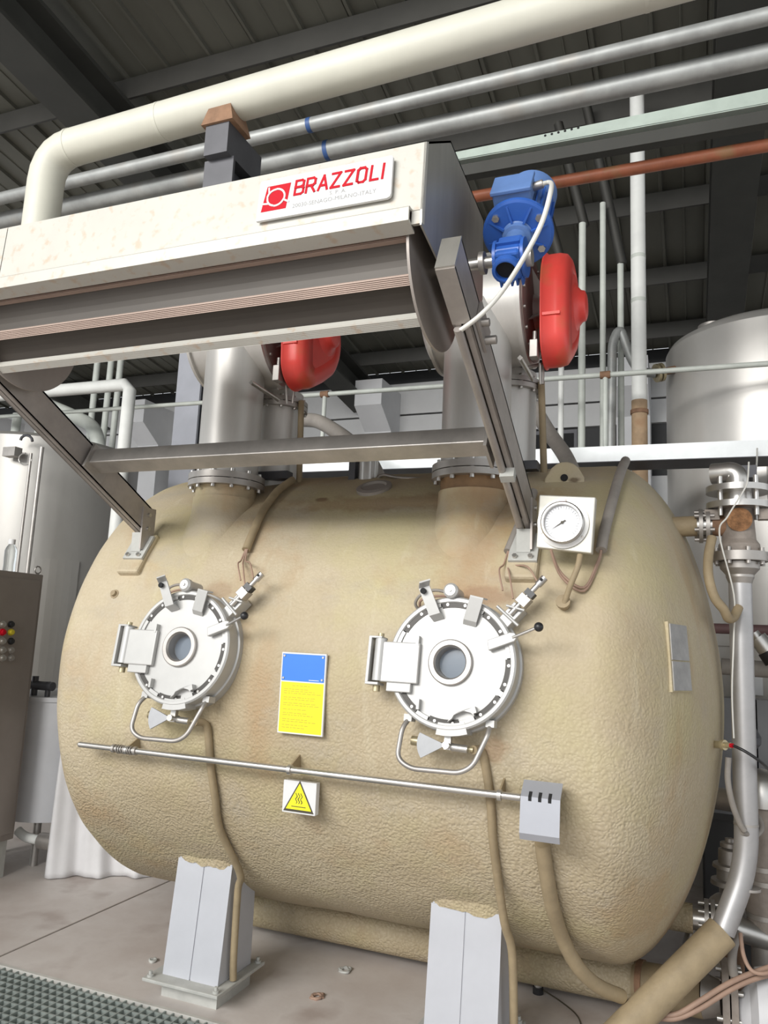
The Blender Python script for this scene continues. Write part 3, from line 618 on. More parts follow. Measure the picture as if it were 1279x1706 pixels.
# ---- legs
def leg(xc, y0, y1, rear=False):
    w = .142; z0, z1 = .088, .66; lean = .06 if not rear else -.06
    ya0, ya1 = (y0, y0 + lean) if not rear else (y0, y0)
    yb0, yb1 = (y1, y1) if not rear else (y1, y1 + lean)
    L_ = MB().hexa([(xc - w, ya0 + .004, z0), (xc + w, ya0 + .004, z0), (xc + w, yb0, z0), (xc - w, yb0, z0), (xc - w + .004, ya1 + .004, z1), (xc + w - .004, ya1 + .004, z1), (xc + w - .004, yb1, z1), (xc - w + .004, yb1, z1)]).build('leg', M_leg, ves, bevel=.004)
    if not rear:
        zp = .56
        for a, b in ((-w, -.003), (.003, w)):
            k = (zp - z0) / (z1 - z0); yz = ya0 + (ya1 - ya0) * k
            MB().hexa([(xc + a, ya0, z0), (xc + b, ya0, z0), (xc + b, ya0 + .003, z0), (xc + a, ya0 + .003, z0), (xc + a, yz, zp), (xc + b, yz, zp), (xc + b, yz + .003, zp), (xc + a, yz + .003, zp)]).build('front_plate', M_leg, L_)
    MB().box(xc - w - .055, xc + w + .045, y0 - .07, y1 + .05, .074, .088).build('base_plate', M_legdull, L_, bevel=.003)
    MB().box(xc - w, xc + w, y0 + .002, y1, 0, .074).build('footing', M_legdull, L_)
    bm_ = MB()
    for bx, by in ((xc - w - .03, y0 - .045), (xc + w + .022, y0 - .045), (xc - w - .03, y1 + .025), (xc + w + .022, y1 + .025)):
        bm_.cyl((bx, by, .088), (bx, by, .112), .008, seg=8).cyl((bx, by, .088), (bx, by, .098), .015, seg=6)
    bm_.build('anchor_bolts', M_legdull, L_)
    # foam collar where the leg meets the shell
    m = MB(); NS = 64; rings = []
    for j, (zc, g) in enumerate(((.545, .010), (.57, .014), (.62, .03), (.72, .05), (.86, .03))):
        ring = []
        for k in range(NS):
            a = 6.283185 * k / NS; ca, sa = math.cos(a), math.sin(a); e = 5
            rr = (abs(ca) ** e + abs(sa) ** e) ** (-1 / e)
            yc = (y0 + lean * .9 + y1) / 2 if not rear else (y0 + y1) / 2
            hx = w + g; hy = (y1 - y0 - lean * .9) / 2 + g if not rear else (y1 - y0) / 2 + g
            p = Vector((xc + hx * rr * ca, yc + hy * rr * sa, zc))
            if j == 0: p.z += .014 * noise.noise(p * 30)
            ring.append(p)
        rings.append(ring)
    m.add([p for r_ in rings for p in r_], [(j * NS + k, j * NS + (k + 1) % NS, (j + 1) * NS + (k + 1) % NS, (j + 1) * NS + k) for j in range(len(rings) - 1) for k in range(NS)], True)
    if not rear: m.build('foam_collar', MF, ves)
    return L_
leg(-2.04, 3.06, 3.33); leg(-.835, 3.06, 3.33)
leg(-2.04, 4.45, 4.72, True); leg(-.835, 4.45, 4.72, True)
# ---- neck stubs
NX, NY = -.865, 3.18; SH = -1.264
for dx, mm in ((0, material('rusty_stub_band', (0.30, 0.18, 0.09), 0.7, 0, 0.2, 9)), (SH, MF)):
    MB().slathe([(.24, 1.9), (.195, 2.03), (.168, 2.1), (.158, 2.15), (.155, 2.22)], (NX + dx, NY, 0), (0, 0, 1), 64).build('neck_stub', MF, ves)
    MB().cyl((NX + dx, NY, 2.2), (NX + dx, NY, 2.272), .148, seg=64).build('stub_band', mm, ves)
# ---- foam pads, lifting lug, bosses
for xc in (-2.425, -.595):
    F = tframe(xc, 33, 0)
    MB().fbox(F, -.062, .062, -.155, .075, -.08, .028).build('foam_pad', MF, ves, bevel=.012)
lx_ = -.56
F = frame((lx_ + .06, 3.32, 2.28), (1, 0, 0), (0, .1, .99), (0, -.99, .1))
poly = [(-.09, -.12), (.09, -.12), (.085, .02)] + [(.075 * math.cos(a), .02 + .075 * math.sin(a)) for a in [k * .35 for k in range(1, 9)]] + [(-.085, .02)]
MB().prism(poly, F, -.02, .02).build('lifting_lug', MF, ves, bevel=.006)
MB().cyl(F(0, .02, .021), F(0, .02, .026), .016, seg=14).build('lug_hole', M_dark, ves)
F = tframe(-1.385, 57.5, 0)
MB().lathe([(.085, -.02), (.085, .012), (.062, .016), (.055, .006), (.001, .006)], F(0, 0, 0), Vector((0, -math.cos(math.radians(57.5)), math.sin(math.radians(57.5)))), 32).build('top_port', M_greyhose, ves)
F = tframe(-.428, 20.3, 0)
MB().lathe([(.02, -.01), (.02, .03), (.026, .03), (.026, .045), (.012, .046), (.001, .046)], F(0, 0, 0), (0, -.94, .35), 14).build('gauge_boss', M_hose, ves)
F = tframe(-2.469, 20.1, 0)
MB().lathe([(.02, -.01), (.022, .006), (.014, .007), (.013, .02), (.001, .02)], F(0, 0, 0), (0, -.94, .35), 12).build('boss_nut', M_hose, ves)
p = Vector((.075, TY - .62, 1.285)); p.y = 2.95
# ---- hatches
HA = math.radians(8.0); HN = Vector((0, -math.cos(HA), math.sin(HA))); HV = Vector((0, math.sin(HA), math.cos(HA)))
HC = Vector((-.806, TY, TZ)) + HN * TR + HV * (-.002)
HC = HC + HV * ((1.498 - HC.z) / HV.z)
HC = HC - HN * ((HC - Vector((0, TY, TZ))).dot(HN) - TR)
H = frame(HC, (1, 0, 0), HV, HN)
M_lid = material('white_hatch_steel', (0.52, 0.515, 0.50), 0.38, 0.25, 0.06, 6)
M_slot = material('hatch_slot', (0.07, 0.065, 0.06), 0.5, 0.3)
hat = MB().lathe([(.209, .035), (.209, .088), (.204, .094), (.078, .094)], H(0, 0, 0), HN, 72, caps=False).build('hatch', M_lid, ves, label='round white bayonet hatch with sight glass, right of the two')
def hp(m, name, mat, bevel=0, label=None): return m.build(name, mat, hat, label, bevel)
# collar: rim with alternating notches
hp(MB().lathe([(.245, -.03), (.245, .03), (.236, .034), (.212, .034)], H(0, 0, 0), HN, 72), 'hatch_neck', M_lid)
def arc(r0, r1, a0, a1, c0, c1, n=10):
    m = MB(); aa = [math.radians(a0 + (a1 - a0) * k / n) for k in range(n + 1)]
    for k in range(n):
        q = [(r0 * math.cos(aa[k]), r0 * math.sin(aa[k])), (r1 * math.cos(aa[k]), r1 * math.sin(aa[k])), (r1 * math.cos(aa[k + 1]), r1 * math.sin(aa[k + 1])), (r0 * math.cos(aa[k + 1]), r0 * math.sin(aa[k + 1]))]
        m.prism(q, H, c0, c1)
    return m
hp(MB().lathe([(.238, .03), (.238, .098), (.232, .104), (.221, .104), (.217, .098), (.217, .034)], H(0, 0, 0), HN, 96, caps=False), 'locking_ring', M_lid)
slots = [88, 43, -9, -46, -93, -138, 135]
for a in slots:
    sl = hp(arc(.199, .2185, a - 15, a + 15, .085, .0965), 'bayonet_slot', M_slot)
    mm = MB()
    for b in (a - 9, a + 9):
        mm.cyl(H(.211 * math.cos(math.radians(b)), .211 * math.sin(math.radians(b)), .09), H(.211 * math.cos(math.radians(b)), .211 * math.sin(math.radians(b)), .099), .0055, seg=8)
    hp(mm, 'slot_screws', M_steel)
for k in range(len(slots)):
    ss = sorted(slots); a = ss[k] + 16; b = (ss[(k + 1) % len(ss)] - 16) if k + 1 < len(ss) else ss[0] + 360 - 16
    if b - a > 2: hp(arc(.205, .222, a, b, .085, .1005), 'locking_tooth', M_lid)
# sight glass
hp(MB().lathe([(.082, .09), (.082, .106), (.078, .109), (.062, .109), (.056, .1), (.054, .06), (.05, .05)], H(0, 0, 0), HN, 48, caps=False), 'glass_bezel', M_steeldull)
hp(MB().lathe([(.055, .045), (.055, .058), (.001, .058)], H(0, 0, 0), HN, 40), 'sight_glass', M_glassdark, label='clear round glass pane')
# hinge
hp(MB().fbox(H, -.262, -.115, -.085, .062, .094, .116), 'hinge_plate', M_lid, .004)
hp(MB().fbox(H, -.232, -.138, -.118, -.085, .094, .116), 'hinge_tab', M_lid, .003)
hp(MB().cyl(H(-.272, -.082, .102), H(-.272, .072, .102), .022, seg=20), 'hinge_pin', M_lid)
hp(MB().fbox(H, -.314, -.302, -.09, .075, .01, .125).fbox(H, -.314, -.262, -.098, -.088, .06, .125).fbox(H, -.314, -.262, .072, .08, .06, .125), 'hinge_bracket', M_lid, .002)
hp(MB().cyl(H(-.28, -.12, .09), H(-.28, -.09, .09), .014, seg=12).cyl(H(-.275, .075, .102), H(-.275, .092, .102), .012, seg=12), 'hinge_nut', M_brass)
# clips on the lid
def strip(pts, w, side, th=.006):   # bent strap: pts in (v, n) along direction, width along side
    m = MB()
    for (p, q) in zip(pts[:-1], pts[1:]):
        d = (q - p).normalized(); nn = d.cross(side).normalized() * th
        m.hexa([p - side * w / 2, p + side * w / 2, q + side * w / 2, q - side * w / 2, p - side * w / 2 + nn, p + side * w / 2 + nn, q + side * w / 2 + nn, q - side * w / 2 + nn])
    return m
sd = (H(.95, .3) - H(0, 0)).normalized()
hp(strip([H(-.055, .150, .096), H(-.062, .165, .135), H(-.105, .262, .150), H(-.092, .275, .185)], .042, sd), 'hook_arm', M_lid)
hp(MB().cyl(H(-.104, .246, .155), H(-.104, .246, .163), .011, seg=14), 'hook_hole', M_dark)
sd = (H(.96, -.2) - H(0, 0)).normalized()
hp(strip([H(.06, .135, .096), H(.066, .150, .115), H(.092, .235, .135), H(.1, .238, .105)], .05, sd), 'stop_arm', M_lid)
for (u, v) in ((-.125, .07), (-.105, -.155)): hp(MB().fbox(H, u - .005, u + .005, v - .018, v + .018, .094, .118), 'lid_pin', M_lid)
# bridge-shaped bracket low right on the lid
q = [(.01, -.207), (.03, -.178), (.105, -.148), (.112, -.168), (.102, -.172)] + [(.07 + .045 * math.cos(t), -.2 + .034 * math.sin(t)) for t in (.7, 1.1, 1.6, 2.1, 2.6, 3.0)]
hp(MB().prism(q, H, .094, .122), 'arched_lug', M_lid)
hp(arc(.212, .255, -98, -72, .03, .102, 4), 'lower_lug', M_lid)
# locking lever with black ball
lv = hp(MB().prism([(.142, .046), (.232, .082), (.243, .098), (.232, .112), (.215, .113), (.135, .082)], H, .1, .125), 'lever_plate', M_lid, .003)
hp(MB().cyl(H(.225, .095, .122), H(.312, .128, .150), .0055, seg=10), 'lever_rod', M_steel)
hp(MB().ball(H(.32, .131, .152), .0165), 'lever_knob', M_black)
# round plunger above the lid with its hose
hp(MB().lathe([(.024, 0), (.024, .075), (.028, .08), (.028, .10), (.02, .108), (.006, .108), (.006, .112), (.001, .112)], H(-.012, .258, .02), HN, 24), 'plunger', M_lid)
hp(MB().tube([H(-.03, .258, .06), H(-.09, .27, .06), H(-.15, .255, .045), H(-.18, .225, .02), H(-.17, .2, -.01)], .006, 8, True, 5), 'plunger_hose', M_greyhose)
hp(MB().tube([H(-.03, .25, .05), H(-.1, .25, .04), H(-.155, .235, .03), H(-.17, .21, -.01)], .005, 8, True, 5), 'plunger_hose', M_wire)
# grab bar below
hp(MB().tube(bend([H(-.152, -.205, .06), H(-.165, -.24, .09), H(-.172, -.345, .10), H(-.12, -.375, .10), H(.06, -.372, .10), H(.105, -.345, .10), H(.15, -.235, .09), H(.148, -.205, .06)], .05, 6), .009, 14), 'grab_bar', M_steeldull)
hp(MB().fbox(H, -.168, -.138, -.215, -.19, .03, .075).fbox(H, .135, .165, -.212, -.188, .03, .075), 'grab_bar_foot', M_lid)
# grey quadrant plate and its fitting
a0, a1 = math.radians(158), math.radians(214); C0 = (.0, -.285)
q = [C0] + [(C0[0] + .108 * math.cos(a0 + (a1 - a0) * k / 8), C0[1] + .092 * math.sin(a0 + (a1 - a0) * k / 8)) for k in range(9)]
hp(MB().prism(q, H, .075, .083), 'quadrant_plate', material('grey_quadrant', (0.48, 0.49, 0.51), 0.5))
hp(MB().cyl(H(-.14, -.28, .03), H(.085, -.292, .03), .010, seg=12).cyl(H(-.145, -.28, .03), H(-.12, -.281, .03), .017, seg=12), 'drain_fitting', M_brass)
hp(MB().cyl(H(.0, -.285, .03), H(.0, -.285, .09), .013, seg=12).fbox(H, -.012, .012, -.3, -.255, .05, .07).cyl(H(.012, -.29, .05), H(.07, -.292, .05), .014, seg=10), 'drain_valve', M_steel)
HSH = -1.168
copy_tree(hat, (HSH, 0, 0), ves, label='round white bayonet hatch with sight glass, left of the two')
# ================================================================== LATCH SENSORS beside each hatch
def sensor(dx, lab):
    D = Vector((dx, 0, 0)); F0 = lambda u, v, c: H(u, v, c) + D
    s = empty('latch_cylinder', tuple(F0(.17, .152, 0)), lab, 'latch', 'hatch latch cylinders')
    d = (F0(.31, .315, .045) - F0(.175, .155, .06)).normalized(); A = F0(.175, .155, .07)
    sd = d.cross(HN).normalized()
    m = MB(); G = frame(A, d, sd, HN)
    m.fbox(G, -.015, .085, -.024, .024, -.075, -.005); m.build('bracket', M_lid, s, bevel=.003)
    MB().cyl(G(.03, -.055, .005), G(.03, .05, .005), .006, seg=10).cyl(G(.055, -.03, .01), G(.085, .03, .012), .005, seg=10).build('cross_pin', M_lid, s)
    MB().cyl(G(.04, 0, .005), G(.19, 0, .005), .010, seg=14).cyl(G(.185, 0, .005), G(.222, 0, .005), .014, seg=14).build('plunger_rod', M_steel, s)
    MB().fbox(G, .09, .13, -.02, .024, -.02, .022).build('switch_block', M_steeldull, s, bevel=.002)
    MB().fbox(G, .132, .155, -.016, .02, -.014, .02).build('clamp_block', M_black, s)
    MB().cyl(G(.208, 0, .0185), G(.208, 0, .0205), .006, seg=10).build('end_hole', M_dark, s)
    return s
sensor(0, 'small silver latch cylinder at the upper right of the right hatch')
sensor(HSH, 'small silver latch cylinder at the upper right of the left hatch')
# ================================================================== CONDUITS AND HOSES ON THE VESSEL
def hose(name, pts, r, mat, label, sub=6, seg=12, cat='hose', parent=None):
    o = MB().tube(pts, r, seg, True, sub).build(name, mat, parent)
    if parent is None: tag(o, label, cat)
    return o
c1 = hose('cable_conduit', [on(-1.86, 62, .03), on(-1.868, 54, .028), on(-1.858, 45, .026), on(-1.845, 38, .024), on(-1.838, 32, .022)], .019, M_hose, 'tan cable conduit down the shell above the left hatch', cat='conduit')
for k, (u, v) in enumerate(((.20, .30), (.23, .26), (.26, .31))):
    e = H(u, v, .03) + Vector((HSH, 0, 0)); s0 = on(-1.838, 32, .022)
    MB().tube([s0 + Vector((.004 * k, 0, .01)), s0 + Vector((-.01 + .012 * k, -.02, -.05)), (s0 + e) / 2 + Vector((.015 * (k - 1), -.02, -.0)), e], .0035, 6, True, 5).build('wire', M_wire, c1)
c2 = hose('cable_conduit', [on(-.606, 50, .03), on(-.614, 44, .028), on(-.632, 38, .026), on(-.655, 31.5, .024)], .019, M_greyhose, 'grey cable conduit down the shell left of the gauge', cat='conduit')
for k, (u, v) in enumerate(((.16, .28), (.2, .25), (.29, .31))):
    e = H(u, v, .03); s0 = on(-.655, 31.5, .024)
    MB().tube([s0 + Vector((.004 * k, 0, .01)), s0 + Vector((-.012 + .014 * k, -.02, -.05)), (s0 + e) / 2 + Vector((.02 * (k - 1), -.02, 0)), e], .0035, 6, True, 5).build('wire', M_wire, c2)
c3 = hose('cable_conduit', [on(-.262, 70, .03), on(-.268, 58, .03), on(-.282, 46, .03), on(-.300, 36, .035), on(-.306, 31.5, .035)], .021, M_greyhose, 'grey cable conduit down the shell right of the gauge', cat='conduit')
for k in range(2):
    s0 = on(-.306, 31.5, .035)
    MB().tube([s0, s0 + Vector((-.01, -.01, -.04 - .01 * k)), Vector((-.36, 2.86, 1.80 - .012 * k)), Vector((-.44, 2.85, 1.85 - .012 * k)), Vector((-.47, 2.80, 1.93))], .005, 8, True, 6).build('wire', M_wire, c3)
# drain hoses below the hatches, over the shell and down the legs
def drain(dx, xs, lab, end):
    pts = [H(.085, -.292, .03) + Vector((dx, 0, 0))] + [on(x + dx, d, .016) for x, d in xs] + end
    return hose('drain_hose', pts, .016, M_hose, lab, 6)
drain(0, [(-.700, -8), (-.678, -16), (-.678, -24), (-.676, -32)], 'tan drain hose running from the right hatch down beside the right leg', [Vector((-.665, 3.03, .56)), Vector((-.650, 3.10, .44)), Vector((-.650, 3.15, .2)), Vector((-.652, 3.16, .095))])
drain(HSH, [(-.700, -8), (-.690, -16), (-.688, -24), (-.70, -32)], 'tan drain hose running from the left hatch down beside the left leg', [Vector((-1.84, 3.08, .55)), Vector((-1.868, 3.12, .46)), Vector((-1.872, 3.13, .2)), Vector((-1.872, 3.14, .095))])
# hose under the switch box
# ================================================================== PUSH BAR
pb = empty('push_bar', tuple(on(-1.5, -15.5, .1)), 'long thin horizontal steel push bar across the vessel front', 'bar')
YB = on(0, -15.5, .09).y; ZB = 1.048
a = OY(133, 1240, YB); b = OY(862, 1328, YB)
ZB = (a.z + b.z) / 2
MB().cyl((a.x, YB, ZB), (b.x + .01, YB, ZB), .0125, seg=18).build('rod', M_steel, pb)
MB().lathe([(.004, -.012), (.0125, 0)], (a.x, YB, ZB), (1, 0, 0), 18).build('rod_tip', M_steel, pb)
xs = OY(195, 1247, YB).x; xe_ = OY(222, 1250, YB).x
MB().tube([(xs + (xe_ - xs) * t / 60, YB + .017 * math.cos(t * .75), ZB + .017 * math.sin(t * .75)) for t in range(61)], .0028, 6).build('spring', M_steeldull, pb)
for px in (190, 226): 
    x = OY(px, 1247, YB).x; MB().cyl((x - .006, YB, ZB), (x + .006, YB, ZB), .018, seg=16).build('collar', M_steeldull, pb)
for px, py in ((212, 1248), (483, 1280), (832, 1322)):
    x = OY(px, py, YB).x
    MB().cyl((x - .007, YB, ZB), (x + .007, YB, ZB), .019, seg=16).build('bearing', M_steel, pb)
    MB().hexa([(x - .003, YB + .012, ZB - .012), (x + .003, YB + .012, ZB - .012), (x + .003, YB + .13, ZB - .02), (x - .003, YB + .13, ZB - .02), (x - .003, YB + .005, ZB + .016), (x + .003, YB + .005, ZB + .016), (x + .003, YB + .1, ZB + .06), (x - .003, YB + .1, ZB + .06)]).build('bracket', M_hose, pb)
# silver switch box at its right end
bx0 = OY(868, 1330, YB - .02).x; bx1 = OY(934, 1335, YB - .02).x; bt = OY(900, 1330, YB - .02).z; bb = OY(905, 1400, YB - .02).z
sb = empty('switch_box', ((bx0 + bx1) / 2, YB, bb), 'silver folded sheet switch box at the right end of the bar', 'box')
M_box = material('silver_sheet', (0.40, 0.41, 0.45), 0.42, 0.35, 0.04, 5)
yf = YB - .03
poly = [(yf, bb), (yf - .012, bb + .02), (yf, bt), (yf + .055, bt + .045), (yf + .053, bt + .048), (yf - .003, bt + .003), (yf - .016, bb + .02), (yf - .004, bb - .003)]
MB().prism(poly, FX, bx0, bx1).build('cover', M_box, sb)
MB().prism([(yf + .002, bb + .01), (yf + .002, bt - .005), (yf + .05, bt + .035), (yf + .09, bt + .02), (yf + .085, bb + .01)], FX, bx1 - .02, bx1 - .015).build('side_plate', M_rust, sb)
MB().box(bx0 + .01, bx1 - .02, yf + .03, yf + .09, bb + .015, bt).build('inner_switch', M_greyhose, sb)
for k in range(3):
    xx = bx0 + (bx1 - bx0) * (.24 + .25 * k)
    MB().prism([(yf - .0045, bt - .02), (yf - .0045, bt + .0025), (yf + .014, bt + .018), (yf + .014, bt + .01), (yf + .004, bt - .02)], FX, xx - .0055, xx + .0055).build('slot', M_dark, sb)
# ================================================================== PLATES ON THE VESSEL
DZ = .02
def plate(name, corners, y, th, mat, label, cat):
    c = [OY(*p, y) for p in corners]
    x0 = (c[0].x + c[3].x) / 2; x1 = (c[1].x + c[2].x) / 2; z1 = (c[0].z + c[1].z) / 2; z0 = (c[2].z + c[3].z) / 2
    e = empty(name, ((x0 + x1) / 2, y, z0), label, cat)
    MB().box(x0, x1, y, y + th, z0, z1).build('plate', mat, e, bevel=.0015)
    return e, x0, x1, z0, z1
yS = 2.77
e, x0, x1, z0, z1 = plate('instruction_sign', ((471, 1086), (546, 1090), (535, 1227), (460, 1221)), yS, .012, M_signw, 'blue and yellow instruction plate between the two hatches', 'sign')
w = x1 - x0; h = z1 - z0; zm = z0 + h * .635
MB().box(x0 + .006, x1 - .006, yS - .001, yS, zm + .004, z1 - .006).build('blue_field', M_signblue, e)
MB().box(x0 + .006, x1 - .006, yS - .001, yS, z0 + .006, zm - .001).build('yellow_field', M_signyel, e)
m = MB(); rr = random.Random(3)
for k, yy in enumerate((.93, .86, .82, .78, .70, .66, .59, .55, .47, .40, .36, .28, .24, .17, .12)):
    zz_ = z0 + (zm - z0) * yy; a = .10 if k else .28; b = rr.uniform(.6, .92)
    x_ = x0 + w * a
    while x_ < x0 + w * b:
        ln = rr.uniform(.006, .02); m.box(x_, min(x_ + ln, x1 - .012), yS - .0016, yS - .001, zz_ - .0016, zz_ + .0016); x_ += ln + .004
m.build('faint_print', M_printyel, e)
MB().box(x1 - w * .36, x1 - w * .14, yS - .0016, yS - .001, zm + .009, zm + .0115).build('blue_field_print', M_signw, e)
m = MB()
for (a, b) in ((x0 + .014, z1 - .014), (x1 - .014, z1 - .014), (x0 + .014, zm + .014), (x1 - .014, zm + .014)): m.cyl((a, yS - .004, b), (a, yS, b), .0045, seg=8)
m.build('rivets', M_steel, e)
yW = 2.80
e, x0, x1, z0, z1 = plate('warning_sign', ((472, 1300), (528, 1304), (524, 1359), (470, 1353)), yW, .03, M_signw, 'small white plate with yellow hot-surface triangle under the bar', 'sign')
F = frame(((x0 + x1) / 2, yW, (z0 + z1) / 2), (1, 0, 0), (0, 0, 1), (0, -1, 0))
s = (x1 - x0) * .48
tri = lambda k: [(-s * k, -s * .82 * k), (s * k, -s * .82 * k), (0, s * .95 * k)]
MB().prism([(a * 1, b) for a, b in tri(.96)], F, 0, .001).build('black_triangle', M_print, e)
MB().prism([(a, b + .0) for a, b in tri(.80)], F, .001, .0016).build('yellow_triangle', M_signyel, e)
m = MB()
for k in (-1, 0, 1): m.ribbon([(k * .011 + .0035 * math.sin(t * 1.25), -.022 + t * .0042) for t in range(10)], .0025, F, .0016, .0022)
m.ribbon([(-.03, -.034), (.03, -.034)], .0022, F, .0016, .0022)
m.build('heat_symbol', M_print, e)
# rating plate on the curve of the right head
p0 = [OY(1112, 1035, 2.83), OY(1145, 1040, 2.86), OY(1153, 1153, 2.84), OY(1120, 1153, 2.80)]
def headpt(px, py, off):
    r = ray(px, py); best = None
    lo_, hi_ = 2.4, 4.0; prev = None
    t = 2.2
    while t < 4.2:
        p = CAM + r * (t / r.y); rad = math.hypot(p.y - TY, p.z - TZ)
        if rad <= head_r(p.x) + off: return p
        t += .002
    return p
cn = [headpt(1112, 1035, .025), headpt(1143, 1040, .025), headpt(1153, 1153, .025), headpt(1120, 1153, .025)]
nn = (cn[1] - cn[0]).cross(cn[3] - cn[0]).normalized()
if nn.y > 0: nn = -nn
rp_ = empty('rating_plate', tuple(cn[3]), 'tall grey metal rating plate on the right side of the vessel', 'plate')
M_rate = material('dull_rating_metal', (0.42, 0.41, 0.40), 0.45, 0.5, 0.12, 20)
MB().hexa([c_ - nn * .03 for c_ in cn] + cn).build('backing', MF, rp_)
lerp = lambda u, v, off: (cn[0] * (1 - u) * (1 - v) + cn[1] * u * (1 - v) + cn[2] * u * v + cn[3] * (1 - u) * v) + nn * off
for (v0, v1) in ((.03, .55), (.57, .98)):
    MB().hexa([lerp(.06, v0, 0), lerp(.94, v0, 0), lerp(.94, v1, 0), lerp(.06, v1, 0), lerp(.06, v0, .004), lerp(.94, v0, .004), lerp(.94, v1, .004), lerp(.06, v1, .004)]).build('metal_plate', M_rate, rp_)
# side fitting on right head
p = headpt(1190, 1240, .0)
sf = empty('side_fitting', tuple(p), 'small brass plug fitting on the right end of the vessel', 'fitting')
dd = Vector((.75, -.65, .08)).normalized()
MB().cyl(p - dd * .02, p + dd * .035, .016, seg=6).cyl(p + dd * .035, p + dd * .05, .02, seg=14).cyl(p + dd * .05, p + dd * .075, .011, seg=12).build('plug', M_brass, sf)
MB().cyl(p + dd * .075, p + dd * .086, .009, seg=10).build('red_cap', M_signred, sf)
MB().tube([p + dd * .09, p + dd * .12 + Vector((.02, 0, -.02)), p + dd * .14 + Vector((.06, .05, -.06)), p + Vector((.22, .25, -.12))], .006, 8, True, 5).build('black_lead', M_black, sf)

def tankpt(px, py, off): return headpt(px, py, off)
pts = [tankpt(903, 1405, .03), tankpt(909, 1450, .03), tankpt(920, 1510, .032), tankpt(938, 1565, .034)]
pts += [OY(962, 1610, pts[-1].y + .07), OY(995, 1642, pts[-1].y + .16), OY(1035, 1660, pts[-1].y + .27)]
hose('switch_hose', pts, .027, M_hose, 'thick tan hose drooping from the silver switch box to the floor pipes', 6, 14)
# ================================================================== PRESSURE GAUGE
gy = 2.80
cr = [OY(*p, gy) for p in ((898, 824), (992, 828), (985, 922), (893, 912))]
ga = empty('pressure_gauge', tuple((cr[2] + cr[3]) / 2), 'square steel box with round white pressure gauge on the vessel top', 'gauge')
bk = [c_ + Vector((0, .05, 0)) for c_ in cr]
MB().hexa([bk[3], bk[2], bk[1], bk[0], cr[3], cr[2], cr[1], cr[0]]).build('mounting_plate', material('pale_gauge_plate', (0.66, 0.64, 0.57), 0.4, 0.35, 0.06, 8), ga, bevel=.004)
GC = OY(938, 872, gy - .002)
GF = frame(GC, (1, 0, 0), (0, 0, 1), (0, -1, 0))
MB().lathe([(.092, 0), (.092, .006), (.077, .008), (.077, .034), (.072, .040), (.066, .040), (.063, .030)], GC, (0, -1, 0), 56, caps=False).build('bezel', M_steel, ga)
MB().cyl(GF(0, 0, 0), GF(0, 0, .022), .0655, seg=48).build('dial', M_dial, ga)
m = MB()
for k in range(28):
    a = math.radians(225 - k * 10); r0 = .053 if k % 3 else .049
    m.ribbon([(r0 * math.cos(a), r0 * math.sin(a)), (.059 * math.cos(a), .059 * math.sin(a))], .0011, GF, .022, .0224)
m.build('scale_marks', M_signgrey, ga)
m = MB(); a = math.radians(213)
m.prism([(.014 * math.cos(a + 3.14) - .002, .014 * math.sin(a + 3.14) + .002), (.014 * math.cos(a + 3.14) + .002, .014 * math.sin(a + 3.14) - .002), (.05 * math.cos(a), .05 * math.sin(a))], GF, .025, .0262)
m.cyl(GF(0, 0, .022), GF(0, 0, .029), .005, seg=14)
m.build('needle', M_print, ga)
m = MB()
for a in (1.45, 3.55, 5.65): m.cyl(GF(.085 * math.cos(a), .085 * math.sin(a), .005), GF(.085 * math.cos(a), .085 * math.sin(a), .009), .005, seg=8)
m.build('flange_screws', M_steeldull, ga)
MB().tube([OY(966, 925, gy + .02), OY(962, 945, 2.80), OY(950, 975, 2.80), OY(940, 1005, 2.82)], .011, 10, True, 5).build('syphon_pipe', M_hose, ga)
# ================================================================== HOOD SUPPORT ARMS
def arm_z(y): return 2.304 - .49 * (y - 2.5)
ad = Vector((0, 1, -.49)).normalized(); an = Vector((0, .49, 1)).normalized()
def support_arm(xc, lab, upper):
    s = empty('support_arm', (xc, 2.95, 2.0), lab, 'arm', 'hood support arms')
    F = frame((xc, upper, arm_z(upper)), (1, 0, 0), an, ad)
    Lr = (2.97 - upper) / ad.y
    t = .062; w = .027
    m = MB()
    m.fbox(F, -w, w, t - .008, t, 0, Lr).fbox(F, -w, -w + .007, -t, t, 0, Lr).fbox(F, w - .007, w, -t, t, 0, Lr)
    m.fbox(F, -w, -w + .024, -t, -t + .007, 0, Lr).fbox(F, w - .024, w, -t, -t + .007, 0, Lr).fbox(F, -w + .007, w - .007, -t + .03, -t + .035, .05, Lr - .05)
    m.build('channel', M_arm, s)
    MB().fbox(F, -w - .001, w + .001, -t, t, -.006, 0).build('end_cap', M_hoodend, s)
    MB().fbox(F, -w, w, -t - .004, -t, 0, .19).build('closing_plate', M_arm, s)
    # foot: upright plate, base plate and bolts
    fy = 2.955; fz = arm_z(2.97)
    MB().box(xc + w, xc + w + .008, fy - .06, fy + .03, fz - .13, fz + .07).build('foot_plate', M_arm, s)
    Ft = tframe(xc, 33, .028)
    MB().fbox(Ft, -.055, .055, -.085, .05, 0, .012).build('base_plate', M_legdull, s)
    MB().box(xc - w, xc + w, fy - .05, fy - .042, fz - .14, fz - .05).build('front_tab', M_legdull, s)
    mm = MB()
    for dz in (.035, -.03): mm.cyl((xc + w + .008, fy - .02, fz + dz), (xc + w + .018, fy - .02, fz + dz), .010, seg=6)
    for dx in (-.03, .03): mm.cyl(Ft(dx, -.068, .012), Ft(dx, -.068, .024), .010, seg=6)
    mm.build('bolts', M_steel, s)
    return s, F, Lr
XA = -.592
sR, FR, LR_ = support_arm(XA, 'grey-brown steel arm holding up the hood end beside the gauge', 1.85)
support_arm(-2.42, 'grey-brown steel arm at left running from vessel up to the hood', 1.75)
